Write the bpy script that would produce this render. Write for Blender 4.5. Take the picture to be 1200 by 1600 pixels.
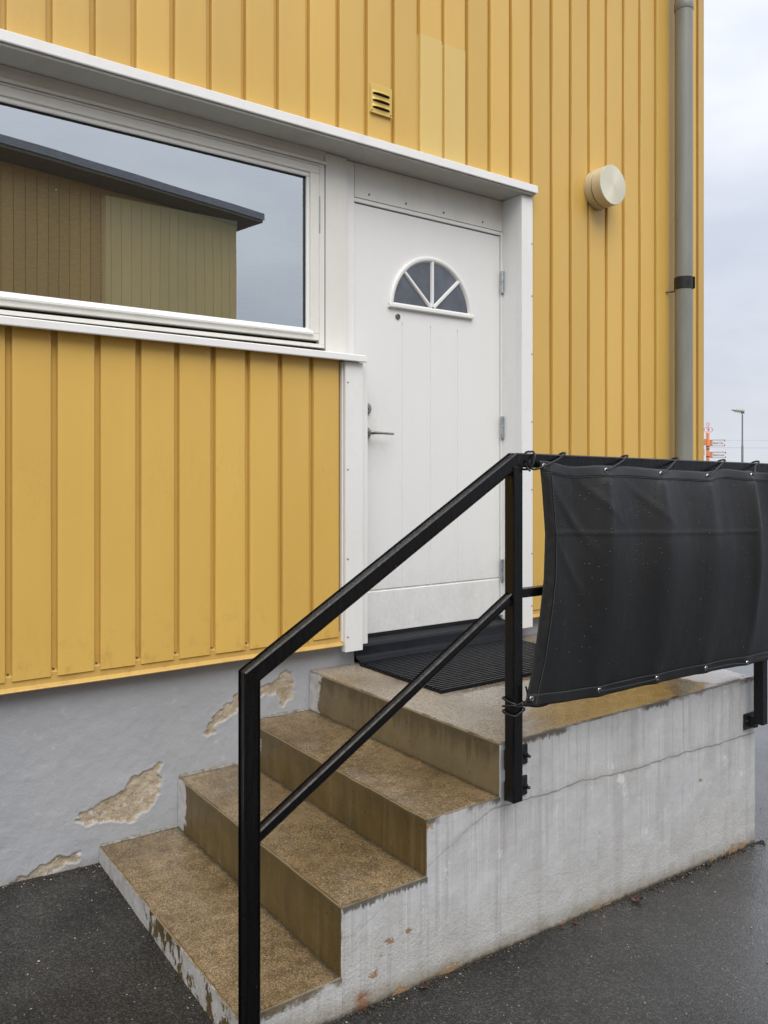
import bpy, bmesh, math, random
import numpy as np
from mathutils import Vector, Matrix
R = math.radians
random.seed(4)
scene = bpy.context.scene
col = scene.collection
for o in list(bpy.data.objects):
    bpy.data.objects.remove(o)

# ------------------------------------------------------------------ camera, sky, sun, exposure
cam_data = bpy.data.cameras.new('camera')
cam = bpy.data.objects.new('camera', cam_data)
col.objects.link(cam)
scene.camera = cam
cam.location = (0, -3.0, 1.43)
cam.rotation_euler = (R(90), 0, -math.atan2(0.5828, 0.8126))
cam_data.sensor_fit = 'AUTO'
cam_data.sensor_width = 36
cam_data.lens = 1274.4 / 1600 * 36
cam_data.shift_y = -59 / 1600
cam_data.clip_start = 0.05
cam_data.clip_end = 2000
scene.render.resolution_x = 768
scene.render.resolution_y = 1024

SUN_EL, SUN_AZ = R(53), R(-20)          # azimuth measured from -Y (in front of the wall) towards +X
world = bpy.data.worlds.new('World')
scene.world = world
world.use_nodes = True
wn = world.node_tree
wn.nodes.clear()
def wnode(t, **k):
    n = wn.nodes.new(t)
    for a, b in k.items():
        setattr(n, a, b)
    return n
sky = wnode('ShaderNodeTexSky', sky_type='NISHITA', sun_disc=False, sun_elevation=SUN_EL, sun_rotation=math.pi - SUN_AZ)
sky.dust_density = 4.0
tc = wnode('ShaderNodeTexCoord')
mp = wnode('ShaderNodeMapping')
mp.inputs['Scale'].default_value = (1.0, 1.0, 2.6)
n1 = wnode('ShaderNodeTexNoise')
n1.inputs['Scale'].default_value = 2.6
n1.inputs['Detail'].default_value = 6
n1.inputs['Roughness'].default_value = 0.55
ramp = wnode('ShaderNodeValToRGB')
ramp.color_ramp.elements[0].position = 0.33
ramp.color_ramp.elements[0].color = (0.425, 0.45, 0.515, 1)
ramp.color_ramp.elements[1].position = 0.66
ramp.color_ramp.elements[1].color = (0.56, 0.58, 0.625, 1)
sep = wnode('ShaderNodeSeparateXYZ')
up = wnode('ShaderNodeMapRange')       # an overcast sky brightens towards the zenith
up.inputs['From Min'].default_value = 0
up.inputs['From Max'].default_value = 1
up.inputs['To Min'].default_value = 0.95
up.inputs['To Max'].default_value = 2.35
zsq = wnode('ShaderNodeMath', operation='POWER')
zsq.inputs[1].default_value = 1.9
zab = wnode('ShaderNodeMath', operation='MAXIMUM')
zab.inputs[1].default_value = 0.0
mulc = wnode('ShaderNodeVectorMath', operation='SCALE')
skys = wnode('ShaderNodeVectorMath', operation='SCALE')
skys.inputs['Scale'].default_value = 0.10
mixc = wnode('ShaderNodeMix', data_type='RGBA')
mixc.inputs[0].default_value = 0.88     # cloud cover over the clear sky
bg = wnode('ShaderNodeBackground')
bg.inputs['Strength'].default_value = 1.0
wo = wnode('ShaderNodeOutputWorld')
L = wn.links.new
L(tc.outputs['Generated'], mp.inputs['Vector'])
L(mp.outputs[0], n1.inputs['Vector'])
L(n1.outputs['Fac'], ramp.inputs['Fac'])
L(tc.outputs['Generated'], sep.inputs[0])
L(sep.outputs['Z'], zab.inputs[0])
L(zab.outputs[0], zsq.inputs[0])
L(zsq.outputs[0], up.inputs['Value'])
L(ramp.outputs['Color'], mulc.inputs[0])
L(up.outputs['Result'], mulc.inputs['Scale'])
L(sky.outputs['Color'], skys.inputs[0])
L(skys.outputs[0], mixc.inputs[6])
L(mulc.outputs[0], mixc.inputs[7])
L(mixc.outputs[2], bg.inputs['Color'])
L(bg.outputs[0], wo.inputs['Surface'])

sun_data = bpy.data.lights.new('sun', 'SUN')
sun = bpy.data.objects.new('sun', sun_data)
col.objects.link(sun)
sun_data.energy = 1.5
sun_data.angle = R(50)
sun_data.color = (1.0, 0.965, 0.91)
sd = Vector((math.sin(SUN_AZ) * math.cos(SUN_EL), -math.cos(SUN_AZ) * math.cos(SUN_EL), math.sin(SUN_EL)))
sun.rotation_euler = sd.to_track_quat('Z', 'Y').to_euler()
sun.location = (-3, -6, 8)

vs = scene.view_settings
vs.view_transform = 'Standard'
vs.look = 'None'
vs.exposure = 0.64
vs.gamma = 1
vs.use_curve_mapping = False
scene.render.engine = 'CYCLES'

# ------------------------------------------------------------------ helpers: noise
def _h(ix, iy, iz, seed):
    n = (ix.astype(np.int64) * 374761393 + iy.astype(np.int64) * 668265263 + iz.astype(np.int64) * 2147483647 + seed * 974711) & 0x7fffffff
    n = ((n ^ (n >> 13)) * 1274126177) & 0x7fffffff
    n = (n ^ (n >> 16)) & 0xffff
    return n / 65535.0
def vnoise(p, scale=1.0, seed=0):
    p = np.asarray(p, float) * scale + 100.37
    i = np.floor(p)
    f = p - i
    f = f * f * (3 - 2 * f)
    ix, iy, iz = i[..., 0], i[..., 1], i[..., 2]
    out = 0
    for dx in (0, 1):
        for dy in (0, 1):
            for dz in (0, 1):
                w = (f[..., 0] if dx else 1 - f[..., 0]) * (f[..., 1] if dy else 1 - f[..., 1]) * (f[..., 2] if dz else 1 - f[..., 2])
                out = out + w * _h(ix + dx, iy + dy, iz + dz, seed)
    return out * 2 - 1
def fbm(p, scale=1.0, seed=0, oct=3):
    a, s, o = 1.0, 0.0, 0
    for k in range(oct):
        s = s + a * vnoise(p, scale * 2 ** k, seed + k * 7)
        o += a
        a *= 0.5
    return s / o
def inpoly(x, z, poly):
    inside = np.zeros(x.shape, bool)
    n = len(poly)
    for i in range(n):
        x0, z0 = poly[i]
        x1, z1 = poly[(i + 1) % n]
        if z0 == z1:
            continue
        c = ((z0 > z) != (z1 > z)) & (x < (x1 - x0) * (z - z0) / (z1 - z0) + x0)
        inside ^= c
    return inside

# ------------------------------------------------------------------ helpers: meshes and objects
class MB:
    def __init__(s):
        s.v, s.f, s.mi = [], [], []
    def face(s, idx, m=0):
        s.f.append(tuple(idx))
        s.mi.append(m)
    def box(s, x0, x1, y0, y1, z0, z1, b=0.0, m=0):
        k = len(s.v)
        if b <= 0:
            s.v += [(x0, y0, z0), (x1, y0, z0), (x1, y1, z0), (x0, y1, z0), (x0, y0, z1), (x1, y0, z1), (x1, y1, z1), (x0, y1, z1)]
            for q in ((0, 3, 2, 1), (4, 5, 6, 7), (0, 1, 5, 4), (1, 2, 6, 5), (2, 3, 7, 6), (3, 0, 4, 7)):
                s.face([k + i for i in q], m)
            return
        bm = bmesh.new()
        bmesh.ops.create_cube(bm, size=1)
        for v in bm.verts:
            v.co = ((x0 + x1) / 2 + v.co.x * (x1 - x0), (y0 + y1) / 2 + v.co.y * (y1 - y0), (z0 + z1) / 2 + v.co.z * (z1 - z0))
        bmesh.ops.bevel(bm, geom=bm.edges[:], offset=b, segments=2, affect='EDGES', profile=0.6)
        s.add_bm(bm, m)
    def add_bm(s, bm, m=0):
        k = len(s.v)
        bm.verts.index_update()
        s.v += [tuple(v.co) for v in bm.verts]
        for f in bm.faces:
            s.face([k + v.index for v in f.verts], m)
        bm.free()
    def prism_x(s, prof, x0, x1, m=0, closed=True, dz=0.0):
        """profile of (y, z) points extruded along X"""
        k, n = len(s.v), len(prof)
        s.v += [(x0, y, z) for y, z in prof] + [(x1, y, z + dz) for y, z in prof]
        for i in range(n if closed else n - 1):
            j = (i + 1) % n
            s.face((k + i, k + j, k + n + j, k + n + i), m)
        if closed:
            s.face([k + i for i in range(n)][::-1], m)
            s.face([k + n + i for i in range(n)], m)
    def tube(s, pts, r, n=8, m=0, caps=True):
        pts = [Vector(p) for p in pts]
        k0 = len(s.v)
        ref = None
        for i, p in enumerate(pts):
            a = pts[max(i - 1, 0)]
            b = pts[min(i + 1, len(pts) - 1)]
            t = (b - a).normalized()
            if ref is None:
                ref = t.orthogonal().normalized()
            u = (ref - t * ref.dot(t)).normalized()
            ref = u
            w = t.cross(u)
            rr = r[i] if isinstance(r, (list, tuple)) else r
            for q in range(n):
                an = 2 * math.pi * q / n
                s.v.append(tuple(p + u * (math.cos(an) * rr) + w * (math.sin(an) * rr)))
        for i in range(len(pts) - 1):
            for q in range(n):
                a, b = k0 + i * n + q, k0 + i * n + (q + 1) % n
                s.face((a, b, b + n, a + n), m)
        if caps:
            s.face([k0 + q for q in range(n)][::-1], m)
            s.face([k0 + (len(pts) - 1) * n + q for q in range(n)], m)
    def lathe(s, prof, c, axis, n=48, m=0):
        """profile of (radius, distance along axis)"""
        ax = Vector(axis).normalized()
        u = ax.orthogonal().normalized()
        w = ax.cross(u)
        c = Vector(c)
        k0 = len(s.v)
        for r, d in prof:
            for q in range(n):
                an = 2 * math.pi * q / n
                s.v.append(tuple(c + ax * d + (u * math.cos(an) + w * math.sin(an)) * r))
        for i in range(len(prof) - 1):
            for q in range(n):
                a, b = k0 + i * n + q, k0 + i * n + (q + 1) % n
                s.face((a, b, b + n, a + n), m)
        s.face([k0 + q for q in range(n)][::-1], m)
        s.face([k0 + (len(prof) - 1) * n + q for q in range(n)], m)
    def grid(s, P, m=0, flip=False):
        """P: array (a, b, 3)"""
        k = len(s.v)
        A, B = P.shape[:2]
        s.v += [tuple(p) for p in P.reshape(-1, 3).tolist()]
        for i in range(A - 1):
            for j in range(B - 1):
                q = (k + i * B + j, k + (i + 1) * B + j, k + (i + 1) * B + j + 1, k + i * B + j + 1)
                s.face(q[::-1] if flip else q, m)
    def mesh(s, name, mats, smooth=False):
        me = bpy.data.meshes.new(name)
        me.from_pydata(s.v, [], s.f)
        for mt in (mats if isinstance(mats, (list, tuple)) else [mats]):
            me.materials.append(mt)
        me.polygons.foreach_set('material_index', s.mi)
        if smooth:
            me.polygons.foreach_set('use_smooth', [True] * len(s.f))
            if smooth != 'all':
                try:
                    me.set_sharp_from_angle(angle=R(smooth if smooth is not True else 38))
                except Exception:
                    pass
        me.update()
        return me
    def build(s, name, mats, parent=None, smooth=False):
        return link(name, s.mesh(name, mats, smooth), parent)
def link(name, me, parent=None):
    o = bpy.data.objects.new(name, me)
    col.objects.link(o)
    if parent:
        o.parent = parent
        o.matrix_parent_inverse = Matrix.Translation(parent.matrix_world.translation).inverted() if False else Matrix.Identity(4)
    return o
def tag(o, label=None, cat=None, group=None, kind=None):
    for k, v in (('label', label), ('category', cat), ('group', group), ('kind', kind)):
        if v:
            o[k] = v
    return o
def thing(name, label, cat, group=None):
    o = bpy.data.objects.new(name, None)
    o.empty_display_size = 0.1
    col.objects.link(o)
    return tag(o, label, cat, group)
def bx(name, mat, parent, x0, x1, y0, y1, z0, z1, b=0.002):
    m = MB()
    m.box(x0, x1, y0, y1, z0, z1, b)
    return m.build(name, mat, parent)
def sweep_rect(path, w, h, cap0=True, cap1=True):
    """square tube swept along a path that lies in a plane X-Z, mitred at the bends; w across (Y), h in plane"""
    m = MB()
    pts = [Vector(p) for p in path]
    yv = Vector((0, 1, 0))
    rings = []
    c = 0.004
    sec = []
    for a, b in ((-w / 2, -h / 2), (w / 2, -h / 2), (w / 2, h / 2), (-w / 2, h / 2)):
        sa, sb = (1 if a > 0 else -1), (1 if b > 0 else -1)
        p1 = (a - sa * c, b)
        p2 = (a, b - sb * c)
        sec += [p1, p2] if (sa * sb > 0) else [p2, p1]
    for i, p in enumerate(pts):
        t0 = (p - pts[i - 1]).normalized() if i else None
        t1 = (pts[i + 1] - p).normalized() if i < len(pts) - 1 else None
        if t0 is None:
            t0 = t1
        if t1 is None:
            t1 = t0
        n0 = t0.cross(yv)
        n1_ = t1.cross(yv)
        bis = (n0 + n1_).normalized()
        sc = 1 / max(0.3, bis.dot(n0))
        rings.append([tuple(p + yv * a + bis * (b * sc)) for a, b in sec])
    n = len(sec)
    for r in rings:
        m.v += r
    for i in range(len(rings) - 1):
        for q in range(n):
            a, b = i * n + q, i * n + (q + 1) % n
            m.face((a, b, b + n, a + n))
    if cap0:
        m.face(list(range(n))[::-1])
    if cap1:
        m.face([(len(rings) - 1) * n + q for q in range(n)])
    bm = bmesh.new()
    me = m.mesh('tmp', [])
    bm.from_mesh(me)
    bpy.data.meshes.remove(me)
    bmesh.ops.recalc_face_normals(bm, faces=bm.faces[:])
    mm = MB()
    mm.add_bm(bm)
    return mm

# ------------------------------------------------------------------ helpers: materials
class Mat:
    def __init__(s, name, base=(0.5, 0.5, 0.5), rough=0.5, spec=0.5, metal=0.0, coat=0.0, coat_rough=0.1):
        s.m = bpy.data.materials.new(name)
        s.m.use_nodes = True
        s.nt = s.m.node_tree
        s.b = s.nt.nodes['Principled BSDF']
        s.set('Base Color', (*base, 1))
        s.set('Roughness', rough)
        s.set('Specular IOR Level', spec)
        s.set('Metallic', metal)
        s.set('Coat Weight', coat)
        s.set('Coat Roughness', coat_rough)
        s._pos = None
    def set(s, k, v):
        if hasattr(v, 'links') or isinstance(v, bpy.types.NodeSocket):
            s.nt.links.new(v, s.b.inputs[k])
        else:
            s.b.inputs[k].default_value = v
    def n(s, t, ins=None, **k):
        n = s.nt.nodes.new(t)
        for a, b in k.items():
            setattr(n, a, b)
        for a, b in (ins or {}).items():
            if isinstance(b, bpy.types.NodeSocket):
                s.nt.links.new(b, n.inputs[a])
            else:
                n.inputs[a].default_value = b
        return n
    @property
    def pos(s):
        if s._pos is None:
            s._pos = s.n('ShaderNodeNewGeometry').outputs['Position']
        return s._pos
    def xyz(s):
        o = s.n('ShaderNodeSeparateXYZ', {0: s.pos}).outputs
        return o['X'], o['Y'], o['Z']
    def map(s, scale, loc=(0, 0, 0)):
        return s.n('ShaderNodeMapping', {'Vector': s.pos, 'Scale': scale, 'Location': loc}).outputs[0]
    def noise(s, scale, detail=3, rough=0.5, vec=None, dist=0.0):
        return s.n('ShaderNodeTexNoise', {'Vector': vec if vec is not None else s.pos, 'Scale': scale, 'Detail': detail, 'Roughness': rough, 'Distortion': dist}).outputs['Fac']
    def vor(s, scale, feature='F1', vec=None):
        return s.n('ShaderNodeTexVoronoi', {'Vector': vec if vec is not None else s.pos, 'Scale': scale}, feature=feature).outputs
    def rng(s, v, a, b, c=0.0, d=1.0):
        return s.n('ShaderNodeMapRange', {'Value': v, 'From Min': a, 'From Max': b, 'To Min': c, 'To Max': d}).outputs['Result']
    def math(s, op, a, b=0.0, c=0.0):
        return s.n('ShaderNodeMath', {0: a, 1: b, 2: c}, operation=op).outputs[0]
    def mul(s, a, b):
        return s.math('MULTIPLY', a, b)
    def mix(s, f, a, b, blend='MIX'):
        ca = a if isinstance(a, bpy.types.NodeSocket) else (*a, 1)
        cb = b if isinstance(b, bpy.types.NodeSocket) else (*b, 1)
        return s.n('ShaderNodeMix', {0: f, 6: ca, 7: cb}, data_type='RGBA', blend_type=blend).outputs[2]
    def attr(s, name):
        return s.n('ShaderNodeAttribute', attribute_name=name).outputs['Fac']
    def bump(s, h, dist=0.002, strength=1.0, prev=None):
        ins = {'Height': h, 'Distance': dist, 'Strength': strength}
        if prev is not None:
            ins['Normal'] = prev
        return s.n('ShaderNodeBump', ins).outputs[0]
    def rand(s):
        return s.n('ShaderNodeObjectInfo').outputs['Random']

def yellow_mat(name, a, b, dirt=(0.20, 0.10, 0.018)):
    M = Mat(name, rough=0.42, spec=0.5)
    n_ = M.noise(1.4, 4, 0.6, M.map((1.2, 1, 0.35)))
    c = M.mix(M.rng(n_, 0.3, 0.7), a, b)
    rv = M.rng(M.rand(), 0, 1, 0.93, 1.05)
    hsv = M.n('ShaderNodeHueSaturation', {'Color': c, 'Value': rv}).outputs[0]
    fine = M.noise(16, 6, 0.7, M.map((1, 1, 0.7)))
    x, y, z = M.xyz()
    low = M.rng(z, 0.70, 0.95, 1, 0)
    d1 = M.mul(M.rng(fine, 0.52, 0.70), M.math('ADD', M.mul(low, 0.34), 0.02))
    # scratches
    sc = M.noise(5, 6, 0.75, M.map((3, 3, 0.6)), 2.5)
    scr = M.mul(M.rng(M.math('ABSOLUTE', M.math('SUBTRACT', sc, 0.5)), 0, 0.006, 0.35, 0), M.rng(M.noise(1.9, 1), 0.56, 0.66))
    cc = M.mix(M.math('MAXIMUM', d1, scr), hsv, dirt)
    M.set('Base Color', cc)
    M.set('Roughness', M.rng(fine, 0.3, 0.7, 0.30, 0.44))
    M.set('Normal', M.bump(M.noise(3.5, 2, 0.5, M.map((1.5, 1, 0.5))), 0.008, 0.35))
    return M.m
YEL = yellow_mat('yellow_sheet_metal', (0.625, 0.396, 0.094), (0.685, 0.438, 0.108))
YEL_NEW = yellow_mat('pale_yellow_sheet_metal', (0.66, 0.465, 0.145), (0.70, 0.50, 0.165))
YEL_TRIM = yellow_mat('yellow_trim', (0.52, 0.33, 0.088), (0.58, 0.375, 0.105))

def white_mat(name, c=(0.78, 0.78, 0.76), rough=0.35, grime=0.25):
    M = Mat(name, c, rough)
    n_ = M.noise(6, 5, 0.65, M.map((1.4, 1, 0.5)))
    f = M.noise(60, 4, 0.6)
    g = M.mul(M.rng(M.math('ADD', M.mul(n_, 0.7), M.mul(f, 0.3)), 0.48, 0.75), grime)
    M.set('Base Color', M.mix(g, c, (c[0] * 0.72, c[1] * 0.69, c[2] * 0.62)))
    M.set('Normal', M.bump(M.noise(40, 3), 0.0006, 0.3))
    return M.m
WHITE = white_mat('white_paint')
WHITE_WARM = white_mat('window_white', (0.70, 0.685, 0.635), 0.4, 0.4)
SOFFIT = white_mat('grey_soffit_paint', (0.46, 0.45, 0.41), 0.6, 0.6)  # greyer and darker than the other white paints

def door_mat_():
    M = Mat('door_white', (0.76, 0.76, 0.745), 0.40)
    x, y, z = M.xyz()
    n_ = M.noise(7, 5, 0.7, M.map((1.2, 1, 0.45)))
    f = M.noise(45, 5, 0.7)
    low = M.rng(M.math('ADD', z, M.mul(n_, -0.35)), 0.50, 0.95, 0.40, 0.05)
    hx, hz = M.math('SUBTRACT', x, 2.16), M.math('MULTIPLY', M.math('SUBTRACT', z, 1.60), 0.8)
    hd_ = M.math('SQRT', M.math('ADD', M.mul(hx, hx), M.mul(hz, hz)))
    hand = M.rng(hd_, 0.05, 0.22, 0.28, 0)
    g = M.mul(M.math('MAXIMUM', low, hand), M.rng(M.math('ADD', M.mul(n_, 0.55), M.mul(f, 0.45)), 0.40, 0.62))
    M.set('Base Color', M.mix(g, (0.76, 0.76, 0.745), (0.47, 0.44, 0.38)))
    M.set('Roughness', M.rng(n_, 0.3, 0.7, 0.34, 0.5))
    M.set('Normal', M.bump(M.noise(40, 3), 0.0006, 0.3))
    return M.m
WHITE_DOOR = door_mat_()

def plain(name, c, rough=0.5, metal=0.0, spec=0.5, nscale=30, amt=0.25):
    M = Mat(name, c, rough, spec, metal)
    n_ = M.noise(nscale, 4, 0.6)
    M.set('Base Color', M.mix(M.rng(n_, 0.3, 0.7), tuple(v * (1 - amt) for v in c), tuple(min(1, v * (1 + amt)) for v in c)))
    M.set('Roughness', M.rng(n_, 0.3, 0.7, max(0.02, rough - 0.08), rough + 0.08))
    return M.m
DARK = plain('dark_gap', (0.012, 0.011, 0.010), 0.8)
GASKET = plain('rubber_gasket', (0.015, 0.015, 0.016), 0.5)
STEEL = plain('brushed_steel', (0.36, 0.34, 0.31), 0.33, 1.0)
ZINC = plain('zinc_steel', (0.46, 0.48, 0.50), 0.42, 1.0)
SCREW = plain('screw_head', (0.16, 0.15, 0.14), 0.45, 0.8)

def glass_mat():
    m = bpy.data.materials.new('window_glass')
    m.use_nodes = True
    nt = m.node_tree
    nt.nodes.clear()
    out = nt.nodes.new('ShaderNodeOutputMaterial')
    tr = nt.nodes.new('ShaderNodeBsdfTransparent')
    tr.inputs[0].default_value = (0.88, 0.95, 0.88, 1)
    gl = nt.nodes.new('ShaderNodeBsdfGlossy')
    gl.inputs['Color'].default_value = (0.93, 0.98, 1.0, 1)
    gl.inputs['Roughness'].default_value = 0.0
    tc_ = nt.nodes.new('ShaderNodeTexCoord')
    nz = nt.nodes.new('ShaderNodeTexNoise')
    nz.inputs['Scale'].default_value = 1.6
    nz.inputs['Detail'].default_value = 1.0
    nt.links.new(tc_.outputs['Object'], nz.inputs['Vector'])
    bp = nt.nodes.new('ShaderNodeBump')
    bp.inputs['Strength'].default_value = 0.05
    bp.inputs['Distance'].default_value = 0.02
    nt.links.new(nz.outputs['Fac'], bp.inputs['Height'])
    nt.links.new(bp.outputs[0], gl.inputs['Normal'])
    fr = nt.nodes.new('ShaderNodeLayerWeight')
    fr.inputs['Blend'].default_value = 0.35
    mr = nt.nodes.new('ShaderNodeMapRange')
    mr.inputs['To Min'].default_value = 0.52
    mr.inputs['To Max'].default_value = 0.95
    mx = nt.nodes.new('ShaderNodeMixShader')
    nt.links.new(fr.outputs['Fresnel'], mr.inputs['Value'])
    nt.links.new(mr.outputs[0], mx.inputs[0])
    nt.links.new(tr.outputs[0], mx.inputs[1])
    nt.links.new(gl.outputs[0], mx.inputs[2])
    # dried rain specks
    vo = nt.nodes.new('ShaderNodeTexVoronoi')
    vo.inputs['Scale'].default_value = 55
    nt.links.new(tc_.outputs['Object'], vo.inputs['Vector'])
    sx_ = nt.nodes.new('ShaderNodeSeparateXYZ')
    nt.links.new(vo.outputs['Color'], sx_.inputs[0])
    gt = nt.nodes.new('ShaderNodeMath')
    gt.operation = 'GREATER_THAN'
    gt.inputs[1].default_value = 0.975
    nt.links.new(sx_.outputs[0], gt.inputs[0])
    md = nt.nodes.new('ShaderNodeMapRange')
    md.inputs['From Min'].default_value = 0.05
    md.inputs['From Max'].default_value = 0.13
    md.inputs['To Min'].default_value = 0.5
    md.inputs['To Max'].default_value = 0.0
    nt.links.new(vo.outputs['Distance'], md.inputs['Value'])
    ml = nt.nodes.new('ShaderNodeMath')
    ml.operation = 'MULTIPLY'
    nt.links.new(gt.outputs[0], ml.inputs[0])
    nt.links.new(md.outputs[0], ml.inputs[1])
    ad = nt.nodes.new('ShaderNodeMath')
    ad.operation = 'ADD'
    ad.inputs[1].default_value = 0.018
    nt.links.new(ml.outputs[0], ad.inputs[0])
    df = nt.nodes.new('ShaderNodeBsdfDiffuse')
    df.inputs[0].default_value = (0.7, 0.7, 0.66, 1)
    m2 = nt.nodes.new('ShaderNodeMixShader')
    nt.links.new(ad.outputs[0], m2.inputs[0])
    nt.links.new(mx.outputs[0], m2.inputs[1])
    nt.links.new(df.outputs[0], m2.inputs[2])
    nt.links.new(m2.outputs[0], out.inputs['Surface'])
    return m
GLASS = glass_mat()
PANE_DARK = plain('fan_light_glass', (0.060, 0.068, 0.085), 0.09, 0, 1.0, 9, 0.35)

def black_metal():
    M = Mat('wet_black_paint', (0.003, 0.0032, 0.004), 0.26, 0.32)
    st = M.noise(9, 5, 0.7, M.map((9, 9, 1.0)))
    dr = M.vor(170)['Distance']
    M.set('Roughness', M.rng(st, 0.35, 0.65, 0.14, 0.48))
    h = M.math('ADD', M.mul(st, 1.0), M.mul(M.rng(dr, 0.15, 0.35, 1, 0), 0.25))
    M.set('Normal', M.bump(h, 0.0016, 0.5))
    rust = M.rng(M.noise(30, 5, 0.7), 0.705, 0.72)
    scuff = M.mul(M.rng(M.noise(14, 6, 0.7), 0.72, 0.74), 0.5)
    c = M.mix(rust, (0.003, 0.0032, 0.004), (0.30, 0.07, 0.03))
    M.set('Base Color', M.mix(scuff, c, (0.06, 0.062, 0.066)))
    return M.m
BLACK = black_metal()
PLATE = plain('black_bracket_steel', (0.018, 0.018, 0.020), 0.42, 0.3)

def tarp_mat():
    M = Mat('black_vinyl_tarpaulin', (0.008, 0.009, 0.010), 0.42, 0.5)
    cl = M.noise(2.2, 4, 0.6)
    v = M.vor(120)
    pick = M.n('ShaderNodeSeparateXYZ', {0: v['Color']}).outputs['X']
    x, y, z = M.xyz()
    dens = M.rng(M.math('ADD', M.noise(3.5, 3, 0.6, M.map((1.6, 1, 0.5))), M.rng(z, 0.7, 1.5, -0.06, 0.06)), 0.42, 0.66, 0.995, 0.88)
    drop = M.mul(M.rng(v['Distance'], 0.12, 0.40, 1, 0), M.math('GREATER_THAN', pick, dens))
    drop = M.mul(drop, M.rng(M.noise(90, 2), 0.35, 0.65, 0.1, 1.0))
    run = M.rng(M.noise(16, 5, 0.65, M.map((3.4, 3.4, 0.28))), 0.52, 0.74)
    weave = M.n('ShaderNodeTexWave', {'Vector': M.pos, 'Scale': 260.0}).outputs['Fac']
    M.set('Base Color', M.mix(run, (0.0065, 0.0075, 0.0085), (0.013, 0.014, 0.016)))
    M.set('Roughness', M.math('MAXIMUM', M.math('SUBTRACT', M.rng(run, 0, 1, 0.44, 0.30), M.mul(drop, 0.5)), 0.06))
    M.set('Coat Weight', M.mul(drop, 0.8))
    M.set('Coat Roughness', 0.05)
    nb = M.bump(M.noise(7, 3, 0.5), 0.004, 0.2)
    M.set('Normal', M.bump(M.math('ADD', drop, M.mul(weave, 0.02)), 0.0035, 1.0, nb))
    return M.m
TARP = tarp_mat()
HEM = plain('tarpaulin_hem', (0.010, 0.011, 0.012), 0.45, 0, 0.5, 40, 0.2)
STITCH = plain('grey_stitching', (0.06, 0.06, 0.062), 0.7)
CORD = plain('black_cord', (0.012, 0.012, 0.013), 0.5)
EYE = plain('nickel_eyelet', (0.62, 0.62, 0.60), 0.25, 1.0)

def tread_mat():
    M = Mat('worn_brown_concrete_tread', (0.25, 0.18, 0.10), 0.5)
    v = M.vor(240)
    pick = M.n('ShaderNodeSeparateXYZ', {0: v['Color']}).outputs
    big = M.noise(2.6, 5, 0.6)
    med = M.noise(18, 5, 0.65)
    base = M.mix(M.rng(big, 0.32, 0.68), (0.122, 0.081, 0.036), (0.262, 0.190, 0.104))
    base = M.mix(M.mul(M.rng(med, 0.42, 0.70), 0.6), base, (0.060, 0.040, 0.017))
    x, y, z = M.xyz()
    grey = M.mul(M.rng(z, 0.50, 0.57), M.mul(M.rng(x, 2.55, 2.15), M.rng(M.noise(2.1, 3), 0.25, 0.5)))
    base = M.mix(grey, base, (0.30, 0.255, 0.195))
    stone = M.rng(pick['X'], 0.0, 1.0, 0.55, 1.45)
    c = M.n('ShaderNodeMix', {0: 1.0, 6: base, 7: M.n('ShaderNodeCombineXYZ', {0: stone, 1: stone, 2: stone}).outputs[0]}, data_type='RGBA', blend_type='MULTIPLY').outputs[2]
    lite = M.mul(M.math('GREATER_THAN', pick['Y'], 0.91), M.rng(v['Distance'], 0.25, 0.45, 1, 0))
    c = M.mix(lite, c, (0.52, 0.45, 0.33))
    # dark wet moss line where each riser meets the tread (depth attribute measured to the riser)
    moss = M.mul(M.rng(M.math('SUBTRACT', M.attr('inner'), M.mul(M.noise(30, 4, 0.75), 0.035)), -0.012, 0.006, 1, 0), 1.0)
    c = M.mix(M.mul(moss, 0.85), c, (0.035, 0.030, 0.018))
    M.set('Base Color', c)
    wet = M.rng(M.noise(2.0, 4, 0.55, M.map((1, 1, 1), (3.1, 0, 0))), 0.42, 0.62)
    pud = M.mul(M.rng(z, 0.50, 0.57), M.rng(M.math('ADD', x, M.mul(M.noise(3.0, 4, 0.6), 0.8)), 2.35, 2.65))
    wet2 = M.math('MAXIMUM', M.mul(wet, 0.65), pud)
    M.set('Roughness', M.rng(wet2, 0, 1, 0.50, 0.10))
    M.set('Coat Weight', M.mul(wet2, 0.7))
    M.set('Coat Roughness', 0.10)
    M.set('Coat Normal', M.bump(M.noise(38, 3, 0.6), 0.0015, 0.6))
    h = M.math('ADD', M.rng(v['Distance'], 0.0, 0.5, 1, 0), M.mul(M.noise(60, 4, 0.7), 1.2))
    M.set('Normal', M.bump(h, 0.0016, M.rng(pud, 0, 1, 0.9, 0.25)))
    return M.m
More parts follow.
